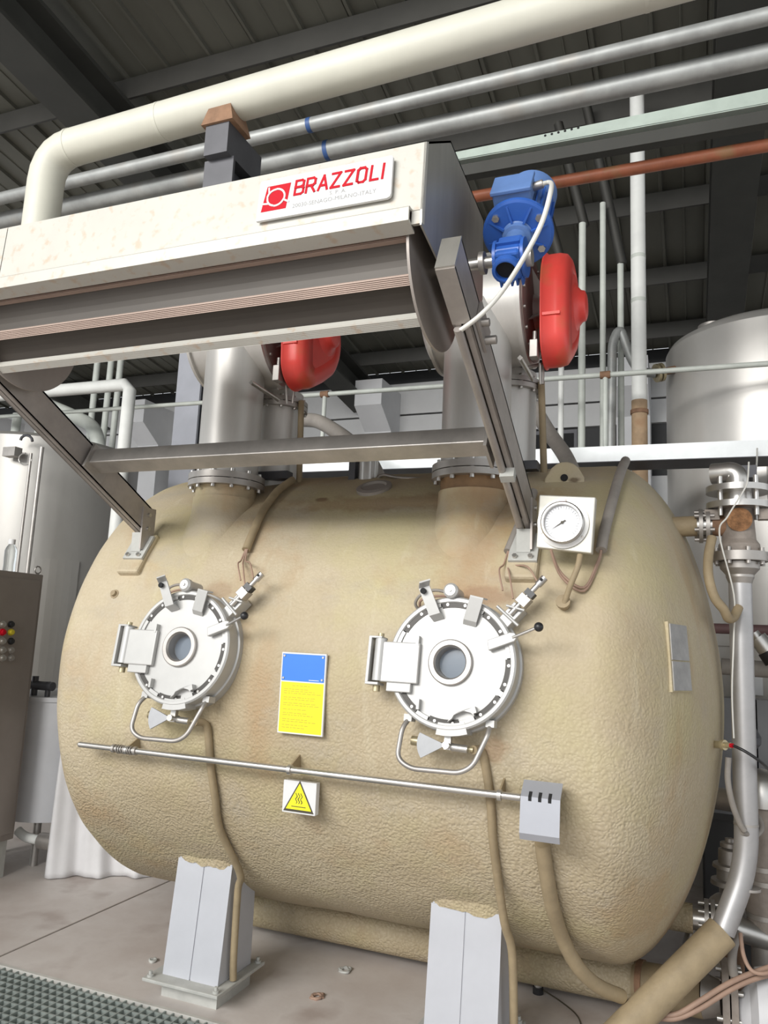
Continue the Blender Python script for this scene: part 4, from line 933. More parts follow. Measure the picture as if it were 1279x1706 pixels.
MB().tube([FR(-.012, -.074, .20), FR(-.012, -.074, LR_ - .06)], .013, 12).build('conduit', M_arm, sR)
MB().fbox(FR, -.02, .03, -.10, -.062, .85, .885).build('conduit_clip', M_legdull, sR)
MB().fbox(FR, .028, .037, -.03, .06, .22, .34).build('shaft_bracket', M_arm, sR)
MB().cyl(FR(.035, .0, .25), FR(.06, .0, .25), .012, seg=6).cyl(FR(.035, -.01, .31), FR(.07, -.01, .31), .013, seg=6).build('bracket_bolts', M_steeldull, sR)
# cross beam between the arms
Fb = frame((0, 2.5, 2.268), (1, 0, 0), an, ad)
cb = empty('cross_beam', (-1.5, 2.5, 2.25), 'slim square steel beam joining the two hood arms', 'beam')
MB().fbox(Fb, -2.378, XA - .043, 0, .07, 0, .08).build('beam', M_steeldull, cb, bevel=.004)
for x in (-2.375, XA - .05): MB().fbox(Fb, x - .006, x + .006, -.03, .09, -.015, .11).build('end_plate', M_steeldull, cb)
# ================================================================== HOOD
hx0, hx1 = -2.386, -.655
YF = 1.80
hd = empty('extraction_hood', (-1.5, 2.1, 2.7), 'long off-white sheet-metal hood over the vessel front', 'hood')
th = .006
def sheet(name, p, q, x0, x1, mat, th=.006, parent=hd):
    p = Vector(p); q = Vector(q); d = (q - p).normalized(); nrm = Vector((-d.y, d.x)) * th
    return MB().prism([tuple(p), tuple(q), tuple(q + nrm), tuple(p + nrm)], FX, x0, x1).build(name, mat, parent)
xj = OY(3, 420, YF).x
sheet('front_panel', (YF, 2.735), (YF + .012, 2.942), xj + .002, hx1, M_hood, -.006)
sheet('front_panel', (YF, 2.735), (YF + .012, 2.942), hx0, xj - .002, M_hood, -.006)
sheet('top_panel', (YF + .012, 2.942), (2.03, 3.09), hx0, hx1, M_hood, -.006)
sheet('top_panel', (2.03, 3.09), (2.44, 3.055), hx0, hx1, M_hood, -.006)
sheet('back_panel', (2.44, 3.055), (2.45, 2.76), hx0, hx1, M_hoodend, -.006)
MB().prism([(YF - .022, 2.697), (YF - .022, 2.735), (YF - .016, 2.741), (YF + .006, 2.741), (YF + .006, 2.735), (YF - .014, 2.731), (YF - .014, 2.704), (YF + .03, 2.690), (YF + .03, 2.684)], FX, hx0, hx1 - .03).build('lower_lip', M_hood, hd)
ep = [(YF, 2.690), (YF, 2.735), (YF + .012, 2.942), (2.03, 3.09), (2.44, 3.055), (2.45, 2.52), (2.35, 2.50), (1.985, 2.655)]
MB().prism(ep, FX, hx1 - .005, hx1).build('end_panel', M_hoodend, hd)
MB().prism([(YF, 2.695), (YF + .012, 2.942), (YF + .03, 2.953), (YF + .02, 2.70)], FX, hx1 - .03, hx1 + .001).build('corner_fold', M_hood, hd)
MB().prism([q_ for q_ in ep[:5]] + [(2.45, 2.74), (2.2, 2.70), (1.985, 2.66)], FX, hx0, hx0 + .005).build('end_panel', M_hoodend, hd)
# ---- reel under the hood
RY, RZc, RR = 2.085, 2.705, .248
re = empty('winch_reel', (-1.5, RY, RZc - RR), 'long slatted winch reel with round end disc under the hood', 'reel')
for xx in (-.712, -2.343):
    MB().lathe([(RR, 0), (RR, .008)], (xx, RY, RZc), (1, 0, 0), 80).build('end_disc', M_disk, re)
SL = [212, 242, 2, 32, 62, 182]
for k in range(6):
    a = math.radians(SL[k]); b = math.radians(SL[(k + 1) % 6])
    if b < a: b += 2 * math.pi
    rd = Vector((math.cos(a), math.sin(a))); tg = Vector((-math.sin(a), math.cos(a)))
    F = frame((0, RY + rd.x * .222, RZc + rd.y * .222), (0, tg.x, tg.y), (0, rd.x, rd.y), (1, 0, 0))
    wide = .0155 if k != 1 else .018
    prof = []
    for j in range(6):
        u0 = -wide + 2 * wide * j / 6; prof += [(u0, .018), (u0 + wide / 4, .021), (u0 + wide / 3.2, .016)]
    prof = [(-wide, 0), (-wide, .018)] + prof[1:] + [(wide, .018), (wide, 0)]
    MB().prism(prof, F, -2.335, -.712).build('slat', M_slat if k != 1 else M_hood, re)
    pts_o = []
    for j in range(7):
        t = j / 6; e_ = .012 * math.sin(math.pi * t); pa = Vector((math.cos(a), math.sin(a))) * .222; pb_ = Vector((math.cos(b), math.sin(b))) * .222; pm = pa.lerp(pb_, t) * (1 - e_ * 4) ; pts_o.append((RY + pm.x, RZc + pm.y))
    pts_i = [(RY + (p_[0] - RY) * .96, RZc + (p_[1] - RZc) * .96) for p_ in reversed(pts_o)]
    MB().prism(pts_o + pts_i, FX, -2.33, -.715).build('drum_sheet', M_reel, re)
MB().cyl((-2.39, RY, RZc), (-.52, RY, RZc), .018, seg=18).build('shaft', M_steel, re)
MB().cyl((-.567, RY, RZc), (-.552, RY, RZc), .034, seg=20).build('shaft_collar', M_steeldull, re)
# ---- brand sign on the hood
sgy = YF - .008
sx0, sx1, sz0, sz1 = -1.166, -.742, 2.777, 2.906
sg = empty('brand_sign', ((sx0 + sx1) / 2, sgy, sz0), 'white enamel sign with red lettering and logo on the hood', 'sign')
F = frame((sx0, sgy, sz0), (1, 0, 0), (0, 0.03, 1), (0, -1, 0))
W_, H_ = sx1 - sx0, sz1 - sz0
pr = .012
poly = [(0, 0), (W_ - pr, 0), (W_ - .003, .004), (W_, pr), (W_, H_ - .006), (W_ - .004, H_), (.008, H_), (.004, H_ - .004)]
MB().prism(poly, F, -.004, .006).build('board', M_signw, sg, bevel=.001)
# lettering as strokes
def letters():
    G = {}
    G['B'] = [[(0, 0), (0, 1), (.42, 1), (.55, .9), (.55, .62), (.42, .52), (0, .52)], [(.42, .52), (.58, .42), (.58, .1), (.44, 0), (0, 0)]]
    G['R'] = [[(0, 0), (0, 1), (.42, 1), (.56, .88), (.56, .58), (.42, .46), (0, .46)], [(.3, .46), (.58, 0)]]
    G['A'] = [[(0, 0), (.3, 1), (.6, 0)], [(.1, .3), (.5, .3)]]
    G['Z'] = [[(0, 1), (.56, 1), (0, 0), (.56, 0)]]
    G['O'] = [[(.14, 0), (.42, 0), (.56, .14), (.56, .86), (.42, 1), (.14, 1), (0, .86), (0, .14), (.14, 0)]]
    G['L'] = [[(0, 1), (0, 0), (.48, 0)]]
    G['I'] = [[(0, 0), (0, 1)]]
    return G
G = letters()
hgt = .043; cx_ = .122; cz_ = .0635; adv = {'B': .037, 'R': .039, 'A': .040, 'Z': .040, 'O': .041, 'L': .036, 'I': .02}
for ch in 'BRAZZOLI':
    m = MB()
    for st in G[ch]: m.ribbon([(cx_ + p_[0] * .046 + p_[1] * .004, cz_ + p_[1] * hgt) for p_ in st], .0072, F, .006, .0072)
    m.build('letter', M_signred, sg)
    cx_ += adv[ch]
# logo: red leaning square with a white ring and a white stroke
q = [(.014, .026), (.097, .026), (.108, .106), (.030, .106)]
MB().prism(q, F, .006, .0068).build('logo_field', M_signred, sg)
lc = (.062, .066)
ell = lambda r: [(lc[0] + r * math.cos(k * .2094), lc[1] + r * .92 * math.sin(k * .2094)) for k in range(30)]
MB().ribbon(ell(.0285), .0055, F, .0068, .0075, True).build('logo_ring', M_signw, sg)
MB().ribbon([(.018, .052), (.034, .050)], .0055, F, .0068, .0075).ribbon([(.036, .1), (.038, .082)], .005, F, .0068, .0075).ribbon([(.088, .055), (.104, .046)], .0055, F, .0068, .0075).build('logo_stroke', M_signw, sg)
def text(body, size, o, F, c, mat, parent, name, sx=1.0):
    cu = bpy.data.curves.new('t', 'FONT'); cu.body = body; cu.size = size; cu.resolution_u = 2
    ob = bpy.data.objects.new('t', cu); COL.objects.link(ob)
    dg = bpy.context.evaluated_depsgraph_get(); me = ob.evaluated_get(dg).to_mesh()
    m = MB(); m.add([F(o[0] + v.co.x * sx, o[1] + v.co.y, c) for v in me.vertices], [tuple(p_.vertices) for p_ in me.polygons])
    ob.evaluated_get(dg).to_mesh_clear(); bpy.data.objects.remove(ob); bpy.data.curves.remove(cu)
    return m.build(name, mat, parent)
text('S. P. A.', .017, (.235, .042), F, .0066, M_signgrey, sg, 'small_print', 1.1)
text('20030-SENAGO-MILANO-ITALY', .0185, (.118, .022), F, .0066, M_signgrey, sg, 'small_print', 1.02)
# ================================================================== GEARED MOTOR
gm = empty('geared_motor', (-.44, RY, RZc - .08), 'blue geared motor with round flange at the hood end', 'motor')
mx = -.474
a_ = Vector((0.0, .56, .83)).normalized(); p_ = Vector((0, -.83, .56)).normalized(); xx = Vector((1, 0, 0))
G0 = Vector((mx, RY, RZc)); Q = frame(G0, xx, p_, a_)
MB().cyl((mx - .036, RY, RZc), (mx + .036, RY, RZc), .050, seg=28).build('gear_housing', M_blue, gm)
MB().fbox(Q, -.036, .036, -.035, .05, -.055, .05).build('gearbox_body', M_blue, gm, bevel=.008)
m = MB()
for k in range(5): m.fbox(Q, -.032 + k * .016 - .003, -.032 + k * .016 + .003, -.06, -.03, -.05, .05)
for k in range(9):
    t = k * .5 - 1.0; m.box(mx - .034, mx + .034, RY - .004, RY + .004, RZc - .062, RZc - .05) if k == 0 else m.fbox(frame(G0, xx, (0, math.cos(t), math.sin(t)), (0, -math.sin(t), math.cos(t))), -.034, .034, -.060, -.046, -.004, .004)
m.build('cooling_ribs', M_blue, gm)
for sx in (-1, 1):
    MB().cyl((mx + sx * .036, RY, RZc), (mx + sx * .045, RY, RZc), .058, seg=28).build('side_cover', M_blue, gm)
MB().cyl((mx + .045, RY, RZc), (mx + .062, RY, RZc), .028, seg=18).build('shaft_end', M_steeldull, gm)
MB().lathe([(.04, 0), (.04, .022), (.034, .024), (.030, .024), (.030, .002)], Q(-.002, .012, -.066), -a_, 28, caps=False).build('bore_collar', M_blue, gm)
MB().cyl(Q(-.002, .012, -.056), Q(-.002, .012, -.072), .0305, seg=24).build('bore', M_dark, gm)
MB().lathe([(.036, .04), (.034, .115), (.044, .118), (.044, .137), (.05, .143)], G0, a_, 28).build('input_neck', M_bluelight, gm)
MB().lathe([(.05, .140), (.101, .147), (.108, .151), (.108, .165), (.095, .169)], G0, a_, 56).build('mounting_flange', M_blue, gm)
m = MB()
for k in range(8):
    t = k * .785 + .2; e_ = (xx * math.cos(t) + p_ * math.sin(t)); Fk = frame(G0, e_, a_.cross(e_), a_)
    m.hexa([Fk(.045, -.003, .130), Fk(.094, -.003, .144), Fk(.094, .003, .144), Fk(.045, .003, .130), Fk(.045, -.003, .151), Fk(.094, -.003, .151), Fk(.094, .003, .151), Fk(.045, .003, .151)])
m.build('flange_webs', M_blue, gm)
m = MB()
for t in (.55, 2.3, 3.9, 5.6):
    e_ = (xx * math.cos(t) + p_ * math.sin(t)) * .085; m.cyl(G0 + e_ + a_ * .137, G0 + e_ + a_ * .151, .012, seg=6)
m.build('flange_bolts', M_steel, gm)
MB().lathe([(.085, .165), (.085, .175), (.072, .177), (.072, .33), (.08, .332), (.082, .405), (.06, .42), (.001, .423)], G0 + xx * .012, a_, 40).build('motor_body', M_bluelight, gm)
m = MB()
for k in range(26):
    t = k * .2417; e_ = xx * math.cos(t) + p_ * math.sin(t); Fk = frame(G0 + xx * .012, e_, a_.cross(e_), a_); m.fbox(Fk, .068, .082, -.002, .002, .18, .325)
m.build('cooling_fins', M_blue, gm)
MB().fbox(Q, -.066, .05, .07, .115, .185, .285).build('terminal_box', M_bluelight, gm, bevel=.006)
MB().fbox(Q, -.07, .054, .113, .126, .181, .289).build('box_lid', M_bluelight, gm, bevel=.003)
MB().cyl(Q(.05, .095, .245), Q(.08, .1, .245), .013, seg=8).build('cable_gland', M_steeldull, gm)
pe = FR(-.012, -.074, .21)
cg = Q(.078, .1, .245)
pts = [cg, Q(.105, .105, .23), OX(917, 320, -.33), OX(902, 372, -.35), OX(872, 430, -.40), OX(835, 487, -.47), OX(800, 525, -.53), pe]
hose('motor_cable', pts, .0068, M_cablew, 'white cable looping from the blue motor into the arm conduit', 8, 10, 'cable')
# ================================================================== REEL HOUSINGS ON THE NECKS
HY, HZ, HR = 3.30, 3.10, .262
hs = empty('reel_housing', (NX, NY, 2.27), 'stainless neck pipe and round reel housing nearer the blue motor', 'housing', 'reel housings')
def ringbolts(c, ax, r, n, s=.009, L_=.03, ph=0):
    m = MB(); ax = Vector(ax); t = Vector((0, 0, 1)) if abs(ax.z) < .9 else Vector((1, 0, 0)); u = ax.cross(t).normalized(); v = ax.cross(u)
    for k in range(n):
        an_ = ph + 6.283185 * k / n; q_ = Vector(c) + (u * math.cos(an_) + v * math.sin(an_)) * r; m.cyl(q_ - ax * L_, q_ + ax * L_, s, seg=6)
    return m
MB().lathe([(.150, 2.33), (.150, 3.06)], (NX, NY, 0), (0, 0, 1), 64).build('neck_pipe', M_neck, hs)
for z0_, z1_ in ((2.272, 2.300), (2.304, 2.334)): MB().lathe([(.186, z0_), (.186, z1_)], (NX, NY, 0), (0, 0, 1), 64).build('flange', M_steeldull, hs, bevel=.003)
ringbolts((NX, NY, 2.303), (0, 0, 1), .168, 12, .011, .046, .2).build('flange_bolts', M_steel, hs)
MB().lathe([(.001, -1.15), (.12, -1.145), (.22, -1.115), (.262, -1.085), (.262, -1.07)], (0, HY, HZ), (1, 0, 0), 72).build('dished_end', M_neck, hs)
MB().lathe([(HR, -1.07), (HR, -.67)], (0, HY, HZ), (1, 0, 0), 80).build('drum', M_neck, hs)
for xa, xb in ((-1.085, -1.07), (-.672, -.652)): MB().lathe([(HR + .016, xa), (HR + .016, xb)], (0, HY, HZ), (1, 0, 0), 80).build('drum_rim', M_neck, hs)
M_face = material('brown_grey_face', (0.30, 0.22, 0.20), 0.45, 0.4, 0.12, 6)
MB().lathe([(HR - .012, -.652), (HR - .012, -.645), (.001, -.644)], (0, HY, HZ), (1, 0, 0), 72).build('end_plate', M_face, hs)
ringbolts((-.648, HY, HZ), (1, 0, 0), HR - .035, 16, .008, .012).build('end_bolts', M_steeldull, hs)
MB().lathe([(.085, -.645), (.06, -.60), (.055, -.575)], (0, HY + .06, HZ), (1, 0, 0), 28).build('bearing_tube', M_steeldull, hs)
for t in (.5, 2.1, 3.7, 5.3):
    MB().hexa([Vector((-.645, HY + .06, HZ)) + Vector((0, math.cos(t) * a + -math.sin(t) * b, math.sin(t) * a + math.cos(t) * b)) + Vector((c_, 0, 0)) for c_, (a, b) in [(0, (.05, -.003)), (0, (.2, -.003)), (0, (.2, .003)), (0, (.05, .003)), (.06, (.05, -.003)), (.06, (.07, -.003)), (.06, (.07, .003)), (.06, (.05, .003))]]).build('stiffener', M_steeldull, hs)
bxp = OX(893, 575, -.60)
MB().box(-.63, -.595, bxp.y + .0, bxp.y + .05, bxp.z - .05, bxp.z + .03).build('sensor_bracket', M_steeldull, hs, bevel=.003)
MB().cyl((-.61, bxp.y + .02, bxp.z + .03), (-.61, bxp.y + .02, bxp.z + .07), .010, seg=12).build('grease_cup', M_steeldull, hs)
A = OX(866, 596, -.63); B = OX(886, 632, -.63)
MB().tube([A, B], .012, 4).build('latch_lever', M_steel, hs)
A = OX(878, 612, -.66); B = OX(905, 606, -.6)
MB().tube([A, B], .008, 8).tube([OX(899, 605, -.6), OX(900, 640, -.6)], .006, 8).tube([OX(905, 605, -.6), OX(904, 640, -.6)], .006, 8).build('clevis', M_steeldull, hs)
# rear return pipe with bolted flange
QX, QY = -.80, 3.52
MB().lathe([(.132, 2.12), (.132, 2.86)], (QX, QY, 0), (0, 0, 1), 56).build('return_pipe', M_neck, hs)
for z0_, z1_ in ((2.765, 2.788), (2.792, 2.815)): MB().lathe([(.158, z0_), (.158, z1_)], (QX, QY, 0), (0, 0, 1), 56).build('flange', M_steeldull, hs, bevel=.002)
ringbolts((QX, QY, 2.79), (0, 0, 1), .145, 12, .009, .036, .1).build('flange_bolts', M_steel, hs)
MB().cyl((QX + .185, QY - .05, 2.3), (QX + .165, QY - .05, 2.80), .016, seg=10).build('tie_rod', M_hose, hs)
MB().box(QX - .17, QX + .17, QY - .16, QY - .1, 2.36, 2.40).box(QX - .15, QX + .15, QY - .15, QY - .1, 2.26, 2.30).build('clamp_bar', M_darksteel, hs)
copy_tree(hs, (SH, 0, 0), label='stainless neck pipe and round reel housing on the left')
# ---- red belt guards
def guard(dx, lab):
    g_ = empty('belt_guard', (-.58 + dx, 3.3, 2.8), lab, 'guard', 'red belt guards')
    c1_, r1_ = Vector((3.375, 3.12)), .235; c2_, r2_ = Vector((3.275, 2.925)), .125
    N_ = 72
    def outline(sh):
        out = []
        for k in range(N_):
            t = 6.283185 * k / N_; d_ = Vector((math.cos(t), math.sin(t)))
            s_ = max((c1_).dot(d_) + r1_ - sh, (c2_).dot(d_) + r2_ - sh)
            out.append((d_, s_))
        # support lines to points
        pts = []
        for k in range(N_):
            d0, s0_ = out[k]; d1_, s1_ = out[(k + 1) % N_]
            det = d0.x * d1_.y - d0.y * d1_.x
            pts.append(((s0_ * d1_.y - s1_ * d0.y) / det, (d0.x * s1_ - d1_.x * s0_) / det))
        return pts
    lay = [(-.585, -.008), (-.58, -.008), (-.578, 0), (-.52, 0), (-.49, .008), (-.475, .03), (-.47, .055), (-.465, .10)]
    m = MB(); vs_ = []
    for x_, sh in lay: vs_ += [(x_ + dx, y_, z_) for y_, z_ in outline(sh)]
    fs = [(i * N_ + k, i * N_ + (k + 1) % N_, (i + 1) * N_ + (k + 1) % N_, (i + 1) * N_ + k) for i in range(len(lay) - 1) for k in range(N_)]
    m.add(vs_, fs, True)
    o0 = (len(lay) - 1) * N_
    m.add(vs_[o0:], [tuple(range(N_))])
    sh_ = m.build('cover', M_red, g_)
    sd_ = sh_.modifiers.new('thick', 'SOLIDIFY'); sd_.thickness = .004; sd_.offset = -1
    MB().slathe([(.115, -.468 + dx), (.09, -.455 + dx), (.072, -.44 + dx), (.068, -.425 + dx), (.05, -.418 + dx), (.001, -.416 + dx)], (0, c1_.x + .02, c1_.y), (1, 0, 0), 32).build('hub_cap', M_red, g_)
    yq = c1_.x - r1_ + .0
    MB().box(-.575 + dx, -.50 + dx, yq - .004, yq + .05, 2.985, 2.998).build('side_crease', M_red, g_)
    return g_
guard(0, 'red belt guard on the housing nearer the blue motor')
guard(SH, 'red belt guard on the left housing, mostly hidden by the reel')
# ================================================================== TOP FITTINGS BEHIND
p = on(-1.40, 62, 0)
tf = empty('top_valve', (-1.40, 3.55, 2.33), 'short polished actuator cylinder standing on the vessel top', 'valve')
q = OY(613, 785, 3.5)
MB().cyl((q.x, 3.5, 2.3), (q.x - .0, 3.5, 2.52), .05, seg=24).build('polished_cylinder', M_steel, tf)
MB().box(q.x - .09, q.x - .055, 3.46, 3.54, 2.36, 2.52).build('side_block', M_darksteel, tf)
MB().tube([(q.x + .05, 3.5, 2.36), (q.x + .1, 3.46, 2.38), (q.x + .2, 3.45, 2.36), (q.x + .4, 3.5, 2.36)], .008, 8, True, 6).build('air_tube', M_steeldull, tf)
hose('insulated_pipe', [OY(500, 700, 4.75), OY(516, 700, 4.7), OY(532, 703, 4.65), OY(555, 716, 4.6), OY(585, 738, 4.55), OY(620, 775, 4.5), OY(640, 830, 4.4)], .05, M_greyhose, 'dark bent lagged pipe behind the left return pipe', 6, 14, 'pipe')
hose('insulated_pipe', [OY(880, 660, 4.7), OY(896, 690, 4.68), OY(915, 722, 4.62), OY(940, 758, 4.5), OY(960, 800, 4.4)], .045, M_greyhose, 'dark bent lagged pipe behind the right return pipe', 6, 14, 'pipe')
# ================================================================== PIPEWORK AT THE RIGHT END
YP = 3.6; PX = .195
rz = lambda py: OY(1235, py, YP).z
ri = empty('riser_pipe', (PX, YP, .1), 'silver riser pipe with flanged check valve right of the vessel', 'pipe')
z_lo = rz(1440)
end = Vector((-.33, 3.33, .08)); knee = Vector((PX - .008, YP, rz(1500)))
mid = OY(1203, 1552, 3.54)
path = bend([(PX, YP, rz(965)), (PX - .004, YP, z_lo), tuple(mid)], .16, 8)
MB().tube(path, .046, 24).build('pipe', M_riser, ri)
MB().tube([mid, mid + (end - mid) * .5, end], .062, 22).build('lagged_length', M_hose, ri)
for py in (1372, 1478): MB().cyl((PX - .003, YP, rz(py) - .005), (PX - .003, YP, rz(py) + .005), .0475, seg=24).build('weld_ring', M_steeldull, ri)
M_rb = material('rust_grey_casting', (0.36, 0.31, 0.27), 0.65, 0.1, 0.15, 14, bump=0.2, bscale=60)
MB().lathe([(.046, rz(972)), (.056, rz(962)), (.056, rz(958)), (.078, rz(948)), (.08, rz(937))], (PX, YP, 0), (0, 0, 1), 36).build('reducer', M_steeldull, ri)
MB().lathe([(.112, rz(936)), (.112, rz(921))], (PX, YP, 0), (0, 0, 1), 40).build('valve_flange', M_steeldull, ri, bevel=.003)
ringbolts((PX, YP, rz(928)), (0, 0, 1), .095, 8, .011, .035, .3).build('valve_bolts', M_steeldull, ri)
MB().lathe([(.085, rz(921)), (.082, rz(908)), (.068, rz(900)), (.062, rz(865)), (.062, rz(840))], (PX, YP, 0), (0, 0, 1), 36).build('valve_body', M_rb, ri)
MB().cyl((PX - .0, YP - .05, rz(868)), (PX - .0, YP - .078, rz(870)), .05, seg=24).build('rusty_plug', material('bright_rust', (0.40, 0.20, 0.09), 0.85, 0, 0.3, 40, bump=0.5, bscale=120), ri)
for (pa, pb) in ((849, 839), (822, 812)): MB().lathe([(.128, rz(pa)), (.128, rz(pb))], (PX, YP, 0), (0, 0, 1), 44).build('flange', M_steel, ri, bevel=.003)
MB().cyl((PX, YP, rz(839)), (PX, YP, rz(822)), .058, seg=28).build('spacer', M_steel, ri)
ringbolts((PX, YP, rz(830)), (0, 0, 1), .098, 4, .011, .085, .75).build('stud_bolts', M_steel, ri)
MB().box(PX - .135, PX - .075, YP - .05, YP + .0, rz(868), rz(851)).box(PX + .075, PX + .135, YP - .05, YP + .0, rz(868), rz(851)).build('clamp_lugs', M_rb, ri)
e0 = (PX, YP, rz(815)); e1 = (PX, YP + .0, rz(790)); 
MB().tube(bend([(PX, YP, rz(815)), (PX, YP + .0, rz(786)), (PX - .10, YP + .03, rz(786))], .09, 10), .046, 22).build('elbow', M_steel, ri)
MB().cyl((PX + .01, YP + .22, rz(815)), (PX + .01, YP + .22, rz(760)), .04, seg=16).box(PX - .05, PX + .09, YP + .16, YP + .28, rz(783), rz(762)).build('drop_pipe', M_darksteel, ri)
# branch into the vessel head
zbz = OY(1195, 876, YP).z
bx_s = OY(1142, 876, YP).x
MB().cyl((PX - .05, YP, zbz), (OY(1186, 876, YP).x, YP, zbz), .045, seg=22).build('branch', M_rust, ri)
xf = OY(1173, 876, YP).x
MB().cyl((xf - .03, YP, zbz), (OY(1188, 876, YP).x, YP, zbz), .04, seg=22).build('branch_nipple', M_steel, ri)
for dx in (-.022, .006): MB().cyl((xf + dx, YP, zbz), (xf + dx + .016, YP, zbz), .075, seg=28).build('branch_flange', M_steeldull, ri, bevel=.002)
ringbolts((xf - .0, YP, zbz), (1, 0, 0), .062, 6, .009, .04, .4).build('branch_bolts', M_steeldull, ri)
MB().cyl((xf - .03, YP, zbz), (xf - .17, YP, zbz - .005), .045, seg=20).build('vessel_nozzle', M_hose, ri)
# conduit looping beside it
hose('flexible_conduit', [OY(1186, 895, 3.45), OY(1180, 925, 3.42), OY(1180, 960, 3.38), OY(1190, 995, 3.38), OY(1205, 1015, 3.40), OY(1213, 1030, 3.44), OY(1222, 1028, 3.48), OY(1230, 1012, 3.52)], .019, M_hose, 'tan flexible conduit beside the top of the riser pipe', 6, 12, 'conduit')
hose('signal_wire', [OY(1247, 770, 3.5), OY(1245, 800, 3.45), OY(1238, 818, 3.45), OY(1212, 860, 3.42), OY(1198, 890, 3.42), OY(1222, 990, 3.50), OY(1222, 1060, 3.52), OY(1219, 1150, 3.52), OY(1222, 1230, 3.52)], .0036, M_cablew, 'thin pale wire hanging down along the riser pipe', 6, 6, 'wire')
hose('signal_wire', [OY(1261, 747, 5.1), OY(1260, 775, 4.9), OY(1255, 800, 4.3), OY(1250, 812, 3.75)], .005, M_cablew, 'thin pale wire dropping from the tray to the flange', 6, 6, 'wire')
hose('grey_hose', [OY(1213, 1262, 3.5), OY(1212, 1300, 3.49), OY(1220, 1340, 3.49), OY(1232, 1372, 3.52), OY(1240, 1384, 3.53)], .012, M_greyhose, 'grey hose tied to the lower riser pipe', 6, 10)
lp = hose('looped_hose', [OY(1236, 1386, 3.54), OY(1256, 1392, 3.6), OY(1268, 1380, 3.66), OY(1262, 1362, 3.7), OY(1250, 1356, 3.72)], .012, M_greyhose, 'short looped grey hose right of the riser pipe', 6, 10)
# dark red crossing pipe, small cylinder and sign on the tank behind
A = OY(1165, 1046, 4.9); B = OY(1300, 1046, 4.9)
tag(MB().cyl((A.x - .2, 4.9, A.z), (1.2, 4.9, A.z), .03, seg=14).build('crossing_pipe', material('dull_maroon', (0.20, 0.11, 0.11), 0.6)), 'thin maroon pipe crossing behind the riser', 'pipe')
A = OY(1200, 1110, 4.75)
tag(MB().cyl((.15, 4.75, A.z), (1.2, 4.75, A.z - .02), .045, seg=16).build('crossing_pipe', M_greyhose), 'dark grey pipe crossing right of the riser', 'pipe')
ac = empty('air_cylinder', tuple(OY(1270, 1075, 4.5)), 'small chrome air cylinder at the right edge behind the riser', 'cylinder')
MB().cyl(OY(1261, 1062, 4.5), OY(1279, 1085, 4.5), .045, seg=20).build('barrel', M_steel, ac)
MB().cyl(OY(1255, 1054, 4.5), OY(1261, 1062, 4.5), .026, seg=16).build('nose', M_steel, ac)
MB().cyl(OY(1278, 1084, 4.5), OY(1290, 1102, 4.5), .05, seg=16).build('rear_block', M_black, ac)
A = OY(1246, 1125, 5.735); B = OY(1271, 1159, 5.735)
tag(MB().box(A.x, B.x, 5.735, 5.76, B.z, A.z).build('notice_plate', M_signw), 'small white notice plate on the tank behind the riser', 'sign')
# panelled lower wall of plant behind
A = OY(1210, 1160, 5.3)
pn = empty('clad_box', (.65, 5.35, 0), 'grey sheet-clad box in the background right of the riser', 'box')
for k in range(4): MB().box(.1 + k * .26, .1 + k * .26 + .252, 5.3, 5.5, .15, OY(1240, 1165, 5.3).z).build('sheet', M_clad, pn)
MB().box(.08, 1.2, 5.36, 5.6, 0, .15).build('plinth', M_darksteel, pn)
# valves behind the riser, lower right
va = empty('control_valve', tuple(OY(1215, 1480, 4.2)), 'stacked-disc control valve behind the riser base', 'valve')
q = OY(1216, 1440, 4.15); zb_ = OY(1216, 1510, 4.15).z
MB().lathe([(.02, .30), (.02, .285), (.042, .28), (.042, .262), (.03, .26), (.05, .25), (.052, .19), (.075, .185), (.078, .17), (.06, .165), (.06, .12), (.085, .115), (.088, .095), (.05, .09), (.05, 0)], (q.x, 4.15, zb_ + .0), (0, 0, 1), 28).build('actuator', M_steeldull, va)
MB().ball((q.x - .01, 4.13, zb_ - .02), .10, 24, (1, .9, .85)).build('body', M_steeldull, va)
MB().cyl((q.x - .02, 4.02, zb_ - .02), (q.x - .02, 4.05, zb_ - .02), .05, seg=20).build('body_cap', M_steel, va)
MB().cyl((q.x, 4.15, 0), (q.x, 4.15, zb_ - .08), .05, seg=16).build('stem_pipe', M_rust, va)
vb = empty('globe_valve', tuple(OY(1262, 1330, 4.0)), 'silver valve bonnet with dark hood at right edge', 'valve')
q = OY(1268, 1330, 4.0)
MB().slathe([(.001, .13), (.05, .12), (.09, .08), (.10, 0), (.10, -.03)], (q.x, 4.0, q.z), (0, 0, 1), 28).build('bonnet', M_steel, vb)
MB().cyl((q.x - .0, 4.0, q.z - .55), (q.x, 4.0, q.z - .02), .075, seg=22).build('body', M_rb, vb)
MB().cyl((q.x, 4.0, 0), (q.x, 4.0, q.z - .55), .06, seg=22).build('lower_pipe', M_steeldull, vb)
MB().lathe([(.03, .10), (.035, .2), (.06, .23), (.062, .26), (.04, .3), (.025, .38)], (q.x - .05, 4.05, q.z), (0, 0, 1), 20).build('stem_cover', M_darksteel, vb)
for zz_ in (-.3, -.36, -.5): MB().lathe([(.08, zz_), (.08, zz_ + .02)], (q.x, 4.0, q.z), (0, 0, 1), 24).build('body_ring', M_steeldull, vb)
A = OY(1180, 1338, 4.3)
tag(MB().cyl((-.0, 4.5, A.z), (.9, 4.2, A.z), .055, seg=18).build('cross_header', M_steeldull), 'grey horizontal header pipe behind the lower riser', 'pipe')
